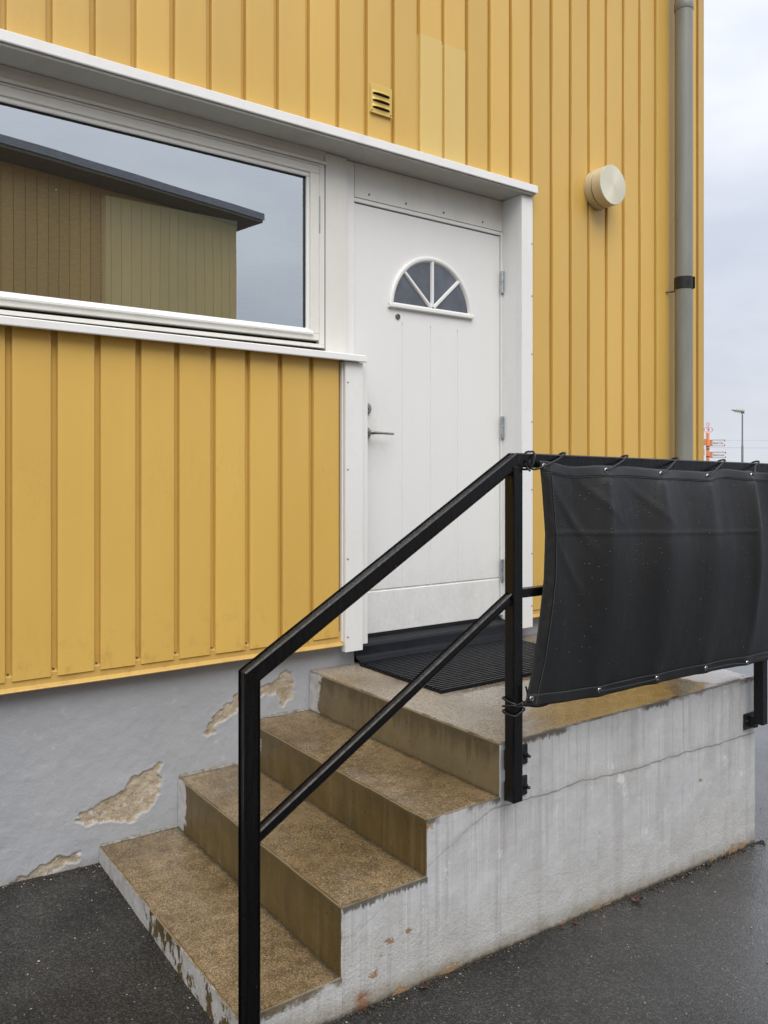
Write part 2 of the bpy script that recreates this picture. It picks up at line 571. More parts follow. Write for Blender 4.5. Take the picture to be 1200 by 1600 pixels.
def riser_mat():
    M = Mat('stained_olive_concrete_riser', (0.16, 0.12, 0.05), 0.5)
    big = M.noise(2.2, 4, 0.6)
    streak = M.noise(22, 4, 0.6, M.map((1, 1.6, 0.10)))
    c = M.mix(M.rng(big, 0.3, 0.7), (0.100, 0.064, 0.016), (0.155, 0.107, 0.036))
    c = M.mix(M.mul(M.rng(streak, 0.48, 0.7), 0.36), c, (0.235, 0.185, 0.10))
    c = M.mix(M.mul(M.rng(M.noise(26, 4, 0.6, M.map((1, 1.9, 0.12), (5, 2, 1))), 0.53, 0.7), 0.35), c, (0.045, 0.034, 0.014))
    x, y, z = M.xyz()
    # top riser greyer, all risers keep white paint against the wall
    grey = M.mul(M.rng(z, 0.40, 0.43), 0.6)
    c = M.mix(grey, c, (0.23, 0.19, 0.115))
    edge = M.math('ADD', y, M.mul(M.noise(9, 5, 0.7), 0.22))
    paint = M.rng(edge, 0.075, 0.085)
    low = M.math('LESS_THAN', x, 0.96)       # flaking paint along the lowest riser
    flake = M.mul(low, M.rng(M.noise(11, 6, 0.72, M.map((1, 1, 0.7))), 0.47, 0.50))
    flake2 = M.mul(low, M.rng(M.math('ADD', y, M.mul(M.noise(6, 5, 0.7), 0.3)), -0.30, -0.27))
    pm = M.math('MAXIMUM', paint, M.math('MAXIMUM', flake, flake2))
    pm = M.mul(pm, M.rng(M.math('SUBTRACT', M.attr('depth'), M.mul(M.noise(40, 5, 0.75), 0.022)), -0.008, -0.002))
    pc = M.mix(M.rng(M.noise(30, 4), 0.35, 0.7), (0.44, 0.43, 0.40), (0.60, 0.59, 0.57))
    blot = M.noise(7, 6, 0.72, M.map((1, 1, 0.6), (4, 4, 4)))
    c = M.mix(M.mul(M.rng(blot, 0.46, 0.64), 0.4), c, (0.070, 0.049, 0.016))
    dd_ = M.attr('depth')
    dn = M.noise(30, 4, 0.7, M.map((1, 1.5, 0.1), (8, 1, 2)))
    run = M.mul(M.rng(M.math('SUBTRACT', dd_, M.mul(dn, 0.20)), -0.08, -0.02, 1, 0), M.rng(z, 0.40, 0.43, 0.22, 0.6))
    c = M.mix(run, c, (0.050, 0.037, 0.015))
    c = M.mix(M.rng(dd_, 0.004, 0.010, 0.55, 0), c, (0.25, 0.19, 0.11))
    c = M.mix(pm, c, pc)
    pv = M.vor(34)
    pit = M.mul(M.rng(pv['Distance'], 0.06, 0.16, 1, 0), M.math('GREATER_THAN', M.n('ShaderNodeSeparateXYZ', {0: pv['Color']}).outputs['X'], 0.8))
    c = M.mix(M.mul(pit, 0.7), c, (0.03, 0.024, 0.012))
    M.set('Base Color', c)
    M.set('Roughness', M.rng(streak, 0.3, 0.7, 0.34, 0.6))
    h = M.math('ADD', M.mul(pm, 0.8), M.math('SUBTRACT', M.noise(45, 4, 0.65), pit))
    M.set('Normal', M.bump(h, 0.0016, 0.8))
    return M.m
def sidepaint_mat():
    M = Mat('weathered_white_paint_on_concrete', (0.6, 0.6, 0.6), 0.5)
    x, y, z = M.xyz()
    dep = M.attr('depth')
    hgt = M.attr('above')
    big = M.noise(3.2, 5, 0.6)
    c = M.mix(M.rng(big, 0.3, 0.7), (0.47, 0.475, 0.485), (0.57, 0.575, 0.585))
    # lower band: coarser, greyer render
    wob = M.mul(M.noise(4.0, 4, 0.6), 0.30)
    rough_zone = M.rng(M.math('SUBTRACT', hgt, wob), 0.10, -0.02)
    c = M.mix(M.mul(rough_zone, 0.6), c, (0.50, 0.50, 0.47))
    c = M.mix(M.mul(M.rng(M.noise(5.5, 6, 0.7, M.map((1, 1, 0.8), (1, 7, 2))), 0.48, 0.66), 0.5), c, (0.40, 0.395, 0.375))
    # water runs: many narrow streaks of different length under the edge
    s1 = M.noise(34, 3, 0.55, M.map((1.5, 0, 0.035)))
    s2 = M.noise(60, 2, 0.5, M.map((1.6, 0, 0.03), (7, 0, 3)))
    ln = M.rng(M.noise(14, 2, 0.5, M.map((1.5, 0, 0.0))), 0.3, 0.7, 0.10, 0.62)
    fade = M.rng(M.math('SUBTRACT', dep, ln), -0.05, 0.03, 1, 0)
    dark = M.mul(M.rng(s1, 0.52, 0.60), fade)
    lite = M.mul(M.rng(s2, 0.56, 0.64), fade)
    c = M.mix(M.mul(dark, 0.34), c, (0.33, 0.325, 0.31))
    c = M.mix(M.mul(lite, 0.30), c, (0.68, 0.68, 0.69))
    bd = M.noise(8, 4, 0.6, M.map((1.5, 0, 0.16), (3, 0, 8)))
    c = M.mix(M.mul(M.mul(M.rng(bd, 0.50, 0.62), M.rng(dep, 0.02, 0.25)), 0.45), c, (0.37, 0.365, 0.35))
    # white limewash blotches
    bl = M.mul(M.rng(M.noise(9, 6, 0.75, M.map((1, 1, 0.7), (2, 0, 5))), 0.60, 0.66), M.rng(hgt, 0.1, 0.2))
    c = M.mix(M.mul(bl, 0.7), c, (0.74, 0.74, 0.74))
    # dark algae hanging from the top edge
    al = M.mul(M.rng(M.math('SUBTRACT', dep, M.mul(M.noise(75, 5, 0.75, M.map((1, 0, 0.25))), 0.075)), -0.022, -0.012, 1, 0), M.rng(M.noise(5, 3, 0.6), 0.47, 0.56))
    c = M.mix(M.mul(al, 0.85), c, (0.055, 0.045, 0.028))
    wear = M.rng(M.math('SUBTRACT', dep, M.mul(M.math('MULTIPLY', M.noise(13, 6, 0.75), M.rng(z, 0.04, 0.10, 1.0, 0.33)), 0.075)), -0.022, -0.010, 1, 0)
    wear = M.math('MAXIMUM', wear, M.rng(M.math('SUBTRACT', dep, M.mul(M.noise(60, 4, 0.7), 0.010)), 0.0, 0.003, 1, 0))
    c = M.mix(M.mul(wear, 0.9), c, M.mix(M.noise(50, 4, 0.7), (0.075, 0.056, 0.028), (0.21, 0.165, 0.10)))
    # long crack
    n1_ = M.noise(2.6, 5, 0.7, M.n('ShaderNodeCombineXYZ', {0: x}).outputs[0])
    zc = M.math('ADD', M.math('ADD', M.rng(x, 1.76, 3.26, 0.385, 0.345), M.mul(M.math('SUBTRACT', n1_, 0.5), 0.07)), M.mul(M.rng(x, 1.75, 1.25), -0.22))
    dz = M.math('ABSOLUTE', M.math('SUBTRACT', z, zc))
    cw = M.rng(M.noise(9, 3, 0.6), 0.3, 0.7, 0.0012, 0.0042)
    crk = M.mul(M.math('LESS_THAN', dz, cw), M.rng(x, 1.66, 1.80, 0.22, 1.0))
    halo = M.mul(M.mul(M.rng(dz, 0.004, 0.022, 0.5, 0), M.rng(M.noise(14, 4, 0.7), 0.35, 0.6)), M.rng(x, 1.42, 1.6))
    c = M.mix(halo, c, (0.36, 0.35, 0.33))
    c = M.mix(M.mul(crk, 0.6), c, (0.17, 0.155, 0.135))
    # dirt splash at the ground
    spl = M.mul(M.rng(M.math('SUBTRACT', hgt, M.mul(M.noise(12, 5, 0.75), 0.10)), -0.045, 0.01, 1, 0), 0.85)
    c = M.mix(spl, c, (0.26, 0.225, 0.165))
    dk = M.rng(M.math('SUBTRACT', hgt, M.mul(M.noise(45, 4, 0.75), 0.03)), -0.012, 0.0, 1, 0)
    c = M.mix(M.mul(dk, 0.85), c, (0.05, 0.042, 0.032))
    # chips down to the brick-coloured render
    chip = M.attr('chip')
    cc = M.mix(M.noise(40, 4), (0.24, 0.135, 0.065), (0.38, 0.27, 0.16))
    chm = M.rng(M.math('ADD', chip, M.mul(M.math('SUBTRACT', M.noise(75, 5, 0.7, M.map((0.7, 1, 1.2))), 0.5), 2.2)), 0.60, 0.66)
    c = M.mix(M.mul(chm, M.rng(chip, 0.0, 0.1)), c, cc)
    rust = M.attr('rust')
    c = M.mix(M.mul(rust, M.rng(M.noise(50, 4, 0.7), 0.3, 0.55)), c, (0.24, 0.075, 0.015))
    M.set('Base Color', c)
    M.set('Roughness', M.rng(dark, 0, 1, 0.55, 0.35))
    fine = M.noise(130, 4, 0.7)
    pit = M.noise(38, 5, 0.65)
    h = M.math('ADD', M.mul(fine, M.rng(rough_zone, 0, 1, 0.25, 1.3)), M.math('SUBTRACT', M.mul(pit, 0.9), M.mul(crk, 1.5)))
    M.set('Normal', M.bump(h, 0.0034, 0.75))
    return M.m
def plinth_mat():
    M = Mat('chipped_blue_grey_plinth_paint', (0.42, 0.43, 0.45), 0.55)
    big = M.noise(2.4, 4, 0.6)
    c = M.mix(M.rng(big, 0.3, 0.7), (0.335, 0.345, 0.365), (0.385, 0.395, 0.415))
    c = M.mix(M.mul(M.rng(M.noise(24, 5, 0.7), 0.60, 0.72), 0.35), c, (0.58, 0.58, 0.58))
    c = M.mix(M.mul(M.rng(M.noise(40, 4, 0.7), 0.66, 0.70), 0.5), c, (0.22, 0.22, 0.22))
    rim = M.attr('rim')
    c = M.mix(M.mul(rim, 0.45), c, (0.55, 0.55, 0.54))
    ren = M.mix(M.rng(M.noise(16, 5, 0.7), 0.35, 0.65), (0.33, 0.26, 0.175), (0.50, 0.43, 0.33))
    ren = M.mix(M.mul(M.rng(M.noise(60, 3, 0.7), 0.58, 0.66), 0.6), ren, (0.16, 0.10, 0.06))
    ren = M.mix(M.mul(M.rng(M.noise(30, 4, 0.7, M.map((1, 1, 1), (9, 1, 2))), 0.6, 0.64), 0.8), ren, (0.60, 0.57, 0.52))
    chip = M.rng(M.attr('chip'), 0.42, 0.58)
    c = M.mix(chip, c, ren)
    x, y, z = M.xyz()
    spl = M.mul(M.rng(M.math('SUBTRACT', z, M.mul(M.noise(14, 4, 0.7), 0.09)), -0.035, 0.0, 1, 0), 0.6)
    c = M.mix(spl, c, (0.30, 0.28, 0.25))
    M.set('Base Color', c)
    h = M.math('ADD', M.mul(M.noise(26, 5, 0.6), 1.0), M.mul(M.noise(140, 3, 0.7), M.rng(chip, 0, 1, 0.12, 1.2)))
    h = M.math('ADD', h, M.mul(M.noise(8, 6, 0.7), 1.2))
    M.set('Normal', M.bump(h, 0.0038, 0.75))
    return M.m
TREAD, RISER, SIDE, PLINTH = tread_mat(), riser_mat(), sidepaint_mat(), plinth_mat()

def asphalt_mat():
    M = Mat('wet_asphalt', (0.03, 0.029, 0.027), 0.4)
    v = M.vor(190)
    pk = M.n('ShaderNodeSeparateXYZ', {0: v['Color']}).outputs
    patch = M.rng(M.noise(2.3, 5, 0.65), 0.32, 0.68, 0.65, 1.3)
    g = M.mul(M.rng(M.math('POWER', pk['X'], 2.5), 0, 1, 0.015, 0.055), patch)
    c = M.n('ShaderNodeCombineXYZ', {0: g, 1: M.mul(g, 0.955), 2: M.mul(g, 0.86)}).outputs[0]
    for sc, th, r0, r1 in ((150, 0.975, 0.2, 0.42), (60, 0.975, 0.10, 0.22), (27, 0.985, 0.05, 0.09)):
        w = M.vor(sc, vec=M.map((1, 1, 1), (sc * 0.37, 1.7, 0)))
        p = M.n('ShaderNodeSeparateXYZ', {0: w['Color']}).outputs
        k = M.mul(M.math('GREATER_THAN', p['Y'], th), M.rng(w['Distance'], r0, r1, 1, 0))
        c = M.mix(M.mul(k, M.rng(p['Z'], 0, 1, 0.15, 0.9)), c, (0.34, 0.315, 0.27))
    M.set('Base Color', c)
    x, y, z = M.xyz()
    wet = M.math('ADD', M.rng(M.noise(1.1, 5, 0.6), 0.38, 0.62, 0, 0.55), M.mul(M.rng(M.math('SUBTRACT', x, M.mul(y, 0.35)), 1.9, 3.3, 0, 0.95), M.rng(x, 6, 11, 1, 0)))
    M.set('Roughness', M.rng(wet, 0, 1.2, 0.50, 0.07))
    M.set('Specular IOR Level', M.rng(wet, 0, 1.2, 0.22, 0.6))
    M.set('Coat Weight', M.rng(wet, 0.30, 0.95, 0, 0.75))
    M.set('Coat Roughness', 0.07)
    M.set('Coat IOR', 1.45)
    M.set('Coat Normal', M.bump(M.math('ADD', M.noise(75, 4, 0.65), M.rng(v['Distance'], 0.0, 0.55, 0.5, 0)), 0.0042, M.rng(x, 6, 14, 0.85, 0.25)))
    h = M.math('ADD', M.rng(v['Distance'], 0.0, 0.55, 1, 0), M.mul(M.noise(80, 4, 0.65), 0.8))
    M.set('Normal', M.bump(h, 0.0028, M.mul(M.rng(wet, 0, 1.2, 0.9, 0.6), M.rng(x, 6, 14, 1, 0.3))))
    return M.m
ASPHALT = asphalt_mat()

# ================================================================== SETTING: the ground
def ground_z(x, y):
    z = 0.0327 * (0.9 - x) + 0.0355 * (y - 0.05)
    zz = np.where(z < 0, -0.32 * np.tanh(-z / 0.32), 0.12 * np.tanh(z / 0.12))
    return zz
def axis(fine0, fine1, step, far):
    a = list(np.arange(fine0, fine1 + 1e-6, step))
    s_, p = step, fine1
    hi = []
    while p < far:
        s_ *= 1.5
        p += s_
        hi.append(p)
    s_, p = step, fine0
    lo = []
    while p > -far:
        s_ *= 1.5
        p -= s_
        lo.append(p)
    return np.array(lo[::-1] + a + hi)
gx, gy = axis(-1.0, 5.0, 0.05, 700), axis(-3.0, 0.4, 0.05, 700)
GX, GY = np.meshgrid(gx, gy, indexing='ij')
GZ = ground_z(GX, GY)
near = np.exp(-((GX - 1.8) ** 2 + (GY + 1.2) ** 2) / 18)
GZ = GZ + near * 0.006 * fbm(np.stack([GX, GY, GX * 0], -1), 2.2, 5)
m = MB()
m.grid(np.stack([GX, GY, GZ], -1))
tag(m.build('asphalt_ground', ASPHALT, None, 'all'), kind='structure')

# ================================================================== THE HOUSE
house = thing('yellow_house', 'yellow house clad in vertical ribbed metal sheets, with white door and window', 'house')
TOP = 5.7
HX0, HX1, HD = -4.0, 4.60, 7.5
PITCH, GW = 0.149, 0.020
ROOM = plain('room_paint', (0.16, 0.155, 0.145), 0.8, 0, 0.3, 3, 0.08)
# core walls (behind the sheets), hollow room inside
WX0, WX1, DX0, DX1 = -0.62, 1.905, 2.03, 3.01
core = MB()
core.box(HX0, WX0, 0.03, 0.26, 0.70, TOP)
core.box(WX0, 3.012, 0.03, 0.26, 2.905, TOP)
core.box(WX0, 1.925, 0.03, 0.26, 0.70, 1.93)
core.box(1.925, 3.012, 0.145, 0.26, 0.2, 0.60)
core.box(1.925, 2.06, 0.145, 0.26, 0.60, 2.905)
core.box(2.06, 3.012, 0.19, 0.26, 0.60, 2.905)
core.box(3.012, HX1 - 0.02, 0.03, 0.26, 0.70, TOP)
core.box(HX0, HX0 + 0.15, 0.26, HD, 0.2, TOP)
core.box(HX1 - 0.17, HX1 - 0.02, 0.26, HD, 0.2, TOP)
core.box(HX0, HX1 - 0.02, HD, HD + 0.15, 0.2, TOP)
core.build('wall_core', ROOM, house)
bx('room_floor', ROOM, house, HX0 + 0.15, HX1 - 0.17, 0.26, HD, 0.45, 0.60, 0)
bx('room_ceiling', plain('ceiling_paint', (0.5, 0.5, 0.48), 0.9), house, HX0 + 0.15, HX1 - 0.17, 0.26, HD, 3.05, 3.15, 0)
PALE = plain('pale_green_partition', (0.86, 0.88, 0.72), 0.7, 0, 0.3, 3, 0.05)
bx('room_partition', PALE, house, 1.0084, 1.5902, 0.34, 0.38, 0.60, 2.5596, 0.003)

# sheet backing seen at the bottom of the grooves
bk = MB()
bk.box(HX0, WX0 - 0.05, 0.0205, 0.03, 0.70, TOP)
bk.box(WX0 - 0.05, 3.083, 0.0205, 0.03, 2.90, TOP)
bk.box(WX0 - 0.05, 1.93, 0.0205, 0.03, 0.70, 1.95)
bk.box(3.083, 4.56, 0.0205, 0.03, 0.70, TOP)
bk.build('groove_backing', YEL, house)

def panel_mesh(name, w, z0, z1, seed, mat=YEL, y0=0.0):
    prof = [(0.0, 0.0185), (0.0006, 0.004), (0.002, 0.0008), (0.005, 0.0)]
    inner = np.linspace(0.005, w - 0.005, 7)[1:-1]
    prof = prof + [(x, 0.0) for x in inner] + [(w - x, y) for x, y in prof[::-1]]
    nz = max(6, int((z1 - z0) / 0.07))
    zs = np.linspace(z0, z1, nz)
    P = np.zeros((len(prof), nz, 3))
    for i, (x, y) in enumerate(prof):
        P[i, :, 0] = x
        P[i, :, 1] = y + y0
        P[i, :, 2] = zs
    q = P.copy()
    q[..., 1] += seed * 3.7
    dent = fbm(q * np.array([1, 1, 0.35]), 5.0, seed) * 0.0028
    dent2 = np.clip(fbm(q * np.array([1.6, 1, 1.0]), 4.5, seed + 50) - 0.42, 0, 1) * 0.006
    mid = (P[..., 1] < y0 + 0.001)
    P[..., 1] += np.where(mid, dent + dent2, dent * 0.5)
    m = MB()
    m.grid(P, flip=True)
    # fold returned at the lower end
    k = len(m.v)
    for i in range(len(prof)):
        m.v.append((P[i, 0, 0], P[i, 0, 1] + 0.010, z0 + 0.0005))
    for i in range(len(prof) - 1):
        m.face((i * nz, (i + 1) * nz, k + i + 1, k + i))
    return m.mesh(name, mat, 50)
W = PITCH - GW
UP = [panel_mesh('panel_upper', W, 2.906, TOP, s) for s in range(5)]
LO = [panel_mesh('panel_lower', W, 0.722, 1.957, s + 10) for s in range(7)]
FU = [panel_mesh('panel_full', W, 0.722, TOP, s + 20) for s in range(5)]
def put(me, x):
    o = link('panel', me, house)
    o.location.x = x
    o.rotation_euler.z = R(random.uniform(-0.35, 0.35))
    return o
k = -40
while True:
    x = 0.552 + GW + PITCH * k
    k += 1
    if x < HX0:
        continue
    if x + W > 4.42:
        break
    if x + W <= WX0 - 0.03 or x > 3.08:
        put(FU[k % 5] if x < 0 else FU[(k * 3) % 5], x)
    else:
        put(UP[(k * 2) % 5], x)
k = -8
while True:
    x = 0.570 + GW + PITCH * k
    k += 1
    if x + W > 1.92:
        break
    put(LO[(k * 3) % 7], x)
# last narrow sheets beside the corner
put(panel_mesh('panel_full', 0.118, 0.722, TOP, 33), 4.434)
# the two repaired sheets above the door, paler
PX = [0.552 + GW + PITCH * q for q in (12, 13)]
for i, x in enumerate(PX):
    zt = 3.492 - 0.004 * i
    me = panel_mesh('repair_panel', W + 0.004, 2.907, zt, 60 + i, YEL_NEW, -0.0035)
    o = link('repair_panel', me, house)
    o.location.x = x - 0.002
    o['label'] = 'paler yellow patch sheet above the door'
for x in (PX[0] - GW, PX[1] - GW):
    bx('repair_groove', YEL_NEW, house, x + 0.0015, x + GW - 0.0015, 0.0145, 0.0178, 2.907, 3.49, 0)
# dark screws at the groove feet
for q in range(-8, 9):
    x = 0.570 + PITCH * q + GW / 2
    mm = MB()
    mm.lathe([(0.004, 0), (0.004, 0.003), (0.002, 0.0045)], (x, 0.018, 0.745), (0, -1, 0), 10)
    mm.build('screw', SCREW, house)
# base trim (drip flashing)
def base_trim(x0, x1):
    m = MB()
    m.prism_x([(0.0195, 0.742), (0.010, 0.738), (0.0065, 0.735), (0.003, 0.699), (-0.010, 0.690), (-0.0125, 0.6865), (-0.0105, 0.683), (-0.004, 0.685), (0.045, 0.692), (0.045, 0.742)], x0, x1)
    bm = bmesh.new()
    me = m.mesh('t', [])
    bm.from_mesh(me)
    bpy.data.meshes.remove(me)
    bmesh.ops.bisect_plane  # (kept simple: subdivide along the length for slight waviness)
    for i in range(1, int((x1 - x0) / 0.12)):
        g = bm.verts[:] + bm.edges[:] + bm.faces[:]
        bmesh.ops.bisect_plane(bm, geom=g, plane_co=(x0 + i * 0.12, 0, 0), plane_no=(1, 0, 0))
    for v in bm.verts:
        p = np.array([[v.co.x, 0.3, 0.1]])
        if v.co.z < 0.70:
            v.co.z += float(fbm(p, 3.0, 3)[0]) * 0.0035
            v.co.y += float(fbm(p, 4.0, 9)[0]) * 0.003
    mm = MB()
    mm.add_bm(bm)
    return mm.build('base_trim', YEL_TRIM, house)
base_trim(HX0, 1.926)
base_trim(3.086, HX1 + 0.01)
# corner trim and gable sheet
cm = MB()
cm.box(4.556, 4.614, -0.012, 0.028, 0.70, TOP, 0.003)
cm.build('corner_trim', YEL_TRIM, house)
cm = MB()
cm.box(4.60, 4.614, 0.028, HD + 0.15, 0.70, TOP, 0.0)
cm.build('gable_sheet', YEL, house)
for yy in np.arange(0.2, HD, 0.149):
    bx('gable_rib', YEL, house, 4.614, 4.630, yy, yy + 0.125, 0.72, TOP, 0.003)
# roof with overhang
ROOF = plain('dark_roof', (0.03, 0.03, 0.032), 0.6)
rf = MB()
mid = HD / 2
pr = [(-0.45, TOP - 0.02), (mid, TOP + 1.7), (HD + 0.6, TOP - 0.02), (HD + 0.6, TOP + 0.10), (mid, TOP + 1.83), (-0.45, TOP + 0.10)]
rf.prism_x(pr, HX0 - 0.3, HX1 + 0.3)
ro = rf.build('roof', ROOF, house)
gb = MB()
for gxx in (HX0 + 0.01, HX1 - 0.06):
    n0 = len(gb.v)
    gb.v += [(gxx, 0.0, TOP), (gxx, HD + 0.1, TOP), (gxx, mid, TOP + 1.66), (gxx + 0.05, 0.0, TOP), (gxx + 0.05, HD + 0.1, TOP), (gxx + 0.05, mid, TOP + 1.66)]
    for q in ((0, 2, 1), (3, 4, 5), (0, 1, 4, 3), (1, 2, 5, 4), (2, 0, 3, 5)):
        gb.face([n0 + i for i in q])
gb.build('gable', YEL, house)

# plinth with plaster chips
CH_A = [(0.818, 0.173), (0.863, 0.211), (0.921, 0.226), (0.98, 0.236), (1.004, 0.266), (1.09, 0.309), (1.14, 0.323), (1.128, 0.264), (1.133, 0.201), (1.09, 0.157), (1.028, 0.128), (0.933, 0.14), (0.84, 0.158)]
CH_B = [(1.305, 0.396), (1.379, 0.48), (1.464, 0.544), (1.536, 0.548), (1.625, 0.559), (1.671, 0.612), (1.701, 0.589), (1.723, 0.517), (1.711, 0.478), (1.655, 0.46), (1.631, 0.504), (1.565, 0.515), (1.472, 0.477), (1.393, 0.439), (1.324, 0.387)]
CH_C = [(0.572, 0.004), (0.634, 0.02), (0.665, 0.038), (0.751, 0.059), (0.818, 0.06), (0.822, 0.028), (0.729, 0.012), (0.655, -0.01)]
def attr(me, name, arr):
    a = me.attributes.new(name, 'FLOAT', 'POINT')
    a.data.foreach_set('value', np.asarray(arr, np.float32).ravel())
def plinth_piece(x0, x1, step, zt=0.70):
    xs = np.linspace(x0, x1, int((x1 - x0) / step) + 1)
    zs = np.linspace(-0.16, zt, int((zt + 0.16) / step) + 1)
    Xg, Zg = np.meshgrid(xs, zs, indexing='ij')
    p = np.stack([Xg, Xg * 0, Zg], -1)
    wx = Xg + fbm(p, 30, 1, 5) * 0.034
    wz = Zg + fbm(p, 30, 2, 5) * 0.034
    chip = np.zeros(Xg.shape)
    for poly in (CH_A, CH_B, CH_C):
        chip = np.maximum(chip, inpoly(wx, wz, poly).astype(float))
    def blur(a, n):
        for _ in range(n):
            b = np.pad(a, 1, mode='edge')
            a = (b[1:-1, 1:-1] * 2 + b[:-2, 1:-1] + b[2:, 1:-1] + b[1:-1, :-2] + b[1:-1, 2:]) / 6
        return a
    soft = blur(chip, 1)
    rim = np.clip(blur(chip, 5) * 2.2, 0, 1) * (1 - chip) * (fbm(p, 18, 8, 3) > -0.1)
    yy = 0.05 + soft * (0.0042 + 0.003 * fbm(p, 60, 4, 3)) - blur(rim, 1) * 0.0015 + fbm(p, 7, 5, 3) * 0.0022 + fbm(p, 24, 15, 3) * 0.0011 + fbm(p, 2, 6, 2) * 0.002
    m = MB()
    m.grid(np.stack([Xg, yy, Zg], -1), flip=True)
    me = m.mesh('plinth', PLINTH, 'all')
    attr(me, 'chip', soft)
    attr(me, 'rim', rim)
    return link('plinth', me, house)
plinth_piece(HX0, 0.2, 0.04)
plinth_piece(0.2, 2.024, 0.0042, 0.682)
plinth_piece(2.024, 3.012, 0.03, 0.585)
plinth_piece(3.012, HX1 - 0.02, 0.03)
pb = MB()
pb.box(HX0, HX1 - 0.02, 0.066, 0.26, -0.3, 0.2)
pb.box(HX0, 1.925, 0.066, 0.26, 0.2, 0.7)
pb.box(3.012, HX1 - 0.02, 0.066, 0.26, 0.2, 0.7)
pb.box(HX1 - 0.06, HX1 - 0.02, 0.26, HD, -0.4, 0.7)
pb.box(HX0, HX0 + 0.1, 0.26, HD, -0.4, 0.7)
pb.box(HX0, HX1, HD, HD + 0.1, -0.4, 0.7)
pb.build('plinth_core', plain('plinth_grey', (0.42, 0.43, 0.44), 0.7), house)

# ---- canopy flashing over window and door, soffit
def canopy(x0, x1):
    m = MB()
    m.prism_x([(0.016, 2.9165), (-0.002, 2.9160), (-0.047, 2.9150), (-0.052, 2.911), (-0.0535, 2.876), (-0.051, 2.872), (-0.046, 2.8735), (-0.044, 2.906), (0.016, 2.909)], x0, x1)
    return m.build('head_flashing', WHITE, house)
canopy(WX0 - 0.06, 1.9995)
canopy(2.0005, 3.088)
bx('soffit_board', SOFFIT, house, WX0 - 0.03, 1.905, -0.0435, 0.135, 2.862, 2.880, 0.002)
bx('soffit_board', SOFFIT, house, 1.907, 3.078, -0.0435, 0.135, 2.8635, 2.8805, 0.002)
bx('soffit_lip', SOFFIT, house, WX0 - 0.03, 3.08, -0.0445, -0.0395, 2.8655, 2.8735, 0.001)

# ---- window
win = MB()
WL, WR, WB, WT = -0.58, 1.897, 1.990, 2.803
def frame_ring(x0, x1, z0, z1, wl, wr, wb, wt, y0, y1, b=0.002):
    m = MB()
    m.box(x0, x0 + wl, y0, y1, z0 + wb, z1 - wt, b)
    m.box(x1 - wr, x1, y0, y1, z0 + wb, z1 - wt, b)
    m.box(x0, x1, y0, y1, z0, z0 + wb, b)
    m.box(x0, x1, y0, y1, z1 - wt, z1, b)
    return m
window = frame_ring(WL, WR, WB, WT, 0.028, 0.028, 0.016, 0.010, 0.098, 0.20).build('window', WHITE_WARM, house)
frame_ring(WL + 0.031, 1.866, 2.021, 2.790, 0.045, 0.044, 0.028, 0.034, 0.0925, 0.17, 0.003).build('sash', WHITE_WARM, window)
gapm = MB()
gapm.box(WL + 0.02, 1.875, 0.135, 0.15, 2.004, 2.024)
gapm.box(1.864, 1.872, 0.125, 0.15, 2.01, 2.80)
gapm.box(WL + 0.02, 1.875, 0.125, 0.15, 2.788, 2.795)
gapm.build('sash_gap', DARK, window)
frame_ring(WL + 0.075, 1.8235, 2.048, 2.7575, 0.014, 0.016, 0.020, 0.020, 0.102, 0.135, 0.004).build('glazing_bead', WHITE, window)
lb = MB()
lb.prism_x([(0.082, 2.043), (0.080, 2.049), (0.104, 2.071), (0.120, 2.071), (0.120, 2.043)], WL + 0.07, 1.832)
lb.build('bottom_bead', WHITE, window)
frame_ring(WL + 0.088, 1.809, 2.066, 2.739, 0.004, 0.004, 0.004, 0.004, 0.112, 0.138, 0.0).build('gasket', GASKET, window)
gp = MB()
gp.v += [(WL + 0.09, 0.121, 2.068), (1.807, 0.121, 2.068), (1.807, 0.121, 2.737), (WL + 0.09, 0.121, 2.737)]
gp.face((0, 1, 2, 3))
gp.build('pane', GLASS, window)
bx('friction_hinge', ZINC, window, 1.868, 1.874, 0.094, 0.11, 2.50, 2.66, 0.001)
# head moulding above the window: a soft cove
cv = MB()
cov = [(0.135, 2.8615), (0.096, 2.8615), (0.104, 2.852), (0.112, 2.842), (0.113, 2.832), (0.108, 2.824), (0.098, 2.818), (0.086, 2.814), (0.086, 2.8035), (0.135, 2.8035)]
cv.prism_x(cov, WX0, 1.903)
cv.build('head_moulding', WHITE_WARM, house, 60)
# white boards between window and door
bx('mullion_board', WHITE_WARM, house, 1.9045, 2.0185, 0.100, 0.20, 1.955, 2.8615, 0.003)
bx('mullion_strip', WHITE, house, 2.0195, 2.071, 0.121, 0.20, 1.955, 2.8615, 0.002)
bx('side_board', WHITE_WARM, house, WX0 - 0.02, WL, 0.10, 0.2, 1.96, 2.862, 0.003)
# sill flashing: nosing droops slightly towards the door
sl = MB()
sl.prism_x([(0.105, 1.992), (0.098, 1.992), (-0.040, 1.968), (-0.0455, 1.964), (-0.0465, 1.940), (-0.044, 1.936), (-0.040, 1.938), (-0.038, 1.958), (0.105, 1.975)], WX0 - 0.06, 2.024, dz=-0.016)
sl.build('sill_flashing', WHITE, house)

